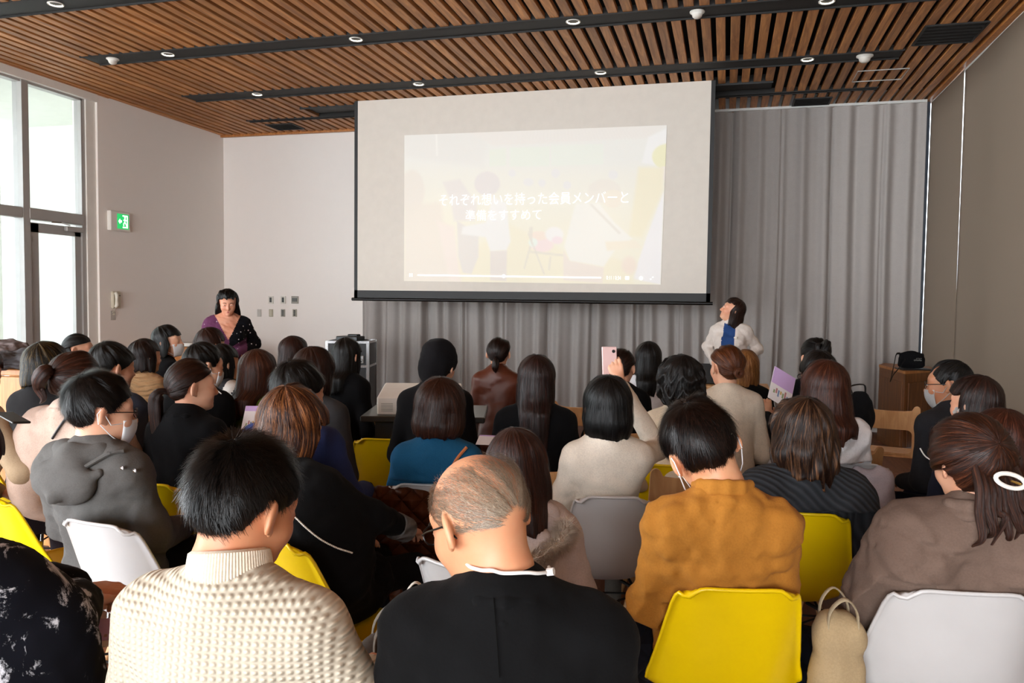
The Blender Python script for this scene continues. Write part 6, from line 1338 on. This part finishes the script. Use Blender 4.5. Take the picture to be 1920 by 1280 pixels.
# brown quilted coat over the chair of the teal cardigan
a = atZ(768, 912, .80); V, Fc = blob([('c', .05, (-.15, .02, .77), (.17, .02, .77), .035, .035), ('e', .06, (-.02, -.03, .52), (.19, .055, .27)), ('c', .04, (-.17, -.02, .72), (-.19, -.02, .34), .06, .05), ('c', .04, (.14, -.02, .70), (.16, -.02, .30), .06, .05)], .013, 0, .008, 34, 9)
tag(obj('quilted_coat', mesh('quilted_coat', V, Fc, fabric('bronze_quilt', '4A2612', kind='quilt', rough=.45, sheen=.0)), None, (a[0]+.02, a[1]+.0, 0), (0, 0, .24)), 'shiny brown quilted coat hung over the chair of the teal cardigan', 'coat')
# fur-trimmed hood edge on the pale coat
g = np.random.default_rng(5); P = spline([on_back(iH, x, y, .03) for x, y in ((992, 1050), (1022, 1036), (1050, 1015), (1066, 985))], 40); T_, N_, B_ = frames(P); Vf = []; Ff = []
for i in range(5200):
    k = g.integers(0, 40); a = g.uniform(0, 6.28); r0 = .018; dirv = N_[k]*math.cos(a)+B_[k]*math.sin(a)+g.normal(size=3)*.35; dirv /= np.linalg.norm(dirv); b = P[k]+(N_[k]*math.cos(a)+B_[k]*math.sin(a))*r0+T_[k]*g.uniform(-.006, .006); L = g.uniform(.02, .045)
    sd = np.cross(dirv, T_[k]+.1); sd /= np.linalg.norm(sd); n0 = len(Vf); Vf += [b-sd*.0014, b+sd*.0014, b+dirv*L+[0, 0, -.006]]; Ff.append((n0, n0+1, n0+2))
tv, tf = tube(P, .021, 10); n0 = len(Vf); Vf += [tuple(v) for v in tv]; Ff += [tuple(int(i)+n0 for i in f) for f in tf]
obj('fur_trim', mesh('fur_trim', np.array(Vf), Ff, plain('beige_fur', 'CDBBA8', .9)), tH)
# lilac puffer coat behind the sweatshirt chair
a = atZ(1592, 890, .76); V, Fc = blob([('e', .05, (.10, -.03, .55), (.07, .035, .28)), ('c', .05, (.0, .0, .79), (.14, -.01, .76), .025, .03), ('c', .05, (.13, -.03, .7), (.16, -.05, .25), .035, .045)], .014, 0, .010, 30, 12)
tag(obj('pale_coat', mesh('pale_coat', V, Fc, F_('pale_lilac_padding', 'B4A8AC')), None, (a[0]+.03, a[1]-.02, 0), (0, 0, .1)), 'pale lilac padded coat hanging from the chair of the white sweatshirt', 'coat')
# black padded jacket spilling from the lap of the man in mustard
a = iD['loc']; V, Fc = blob([('c', .06, (-.20, .05, .52), (-.30, .02, .46), .09, .07), ('c', .06, (.20, .16, .55), (.36, .12, .50), .085, .07), ('c', .06, (-.1, .22, .62), (.15, .22, .62), .07, .07), ('c', .05, (.36, .12, .50), (.30, .02, .40), .07, .05)], .014, 0, .008, 30, 13)
tag(obj('padded_jacket', mesh('padded_jacket', V, Fc, F_('black_padding', '0E0F16', 'quilt')), None, tuple(a), (0, 0, .2)), 'black quilted jacket on the lap of the man in mustard', 'jacket')
# canvas tote and straps
def tote(px, py, d, lab, w_, h_, dp, col, name='tote_bag', strap='B5A78C', yaw=.2):
    p = atD(px, py, d); t = thing(name, lab, 'bag', (p[0], p[1], 0), yaw); z1 = p[2]; z0_ = max(.0, z1-h_)
    V, Fc = blob([('c', .03, (-w_/2+dp/2, 0, z0_+dp/2), (w_/2-dp/2, 0, z0_+dp/2), dp/2, dp/2), ('c', .04, (-w_/2+dp/2, 0, z1-.05), (w_/2-dp/2, 0, z1-.05), dp*.42, dp*.42), ('e', .05, (0, 0, (z0_+z1)/2), (w_/2, dp/2, (z1-z0_)/2))], .014, 0, .007, 40, int(px)); V[:, 2] = np.maximum(V[:, 2], .003)
    obj('bag_body', mesh('bag_body', V, Fc, F_('canvas_'+col, col)), t)
    for s in (-1, 1): MB().tube(spline([(-w_*.25, s*dp*.3, z1-.06), (-w_*.22, s*dp*.34, z1+.02), (0, s*dp*.4, z1+.06), (w_*.22, s*dp*.34, z1+.02), (w_*.25, s*dp*.3, z1-.06)], 20), .011, 8, r2=.003).build('handle', F_('strap_'+strap, strap), t, True)
    return t
tote(1572, 1150, 2.30, 'crumpled beige paper-like tote between the mustard jacket and the taupe coat', .17, .45, .12, 'A89270')
tote(738, 1190, 1.95, 'grey bag with standing handles left of the balding man', .20, .42, .10, '55504C', strap='8A857C', yaw=.5)
tote(778, 1140, 2.15, 'small white bag with a padded handle behind the grey one', .14, .40, .08, 'B8B0A4', strap='D8D2C8', yaw=.3)
a = atD(1612, 745, 4.3); bk = thing('backpack', 'black backpack with a white buckle on a chair back, right of the reddish-brown hair', 'backpack', (a[0], a[1], a[2]-.22), .2)
V, Fc = blob([('e', .05, (0, 0, .12), (.085, .05, .14)), ('c', .03, (0, -.04, .02), (0, -.04, .12), .045, .04)], .015, 0, .005, 40, 3); obj('bag_body', mesh('bag_body', V, Fc, F_('black_nylon', '0E0E10')), bk)
MB().box((-.01, -.094, .03), (.03, .01, .045), bev=.003).build('buckle', plain('white_buckle', 'DDDDDD', .4), bk); MB().tube(spline([(-.04, 0, .24), (-.05, .0, .28), (.02, 0, .29), (.03, 0, .24)], 12), .010, 6, r2=.004).build('strap', M_blkpl, bk, True)
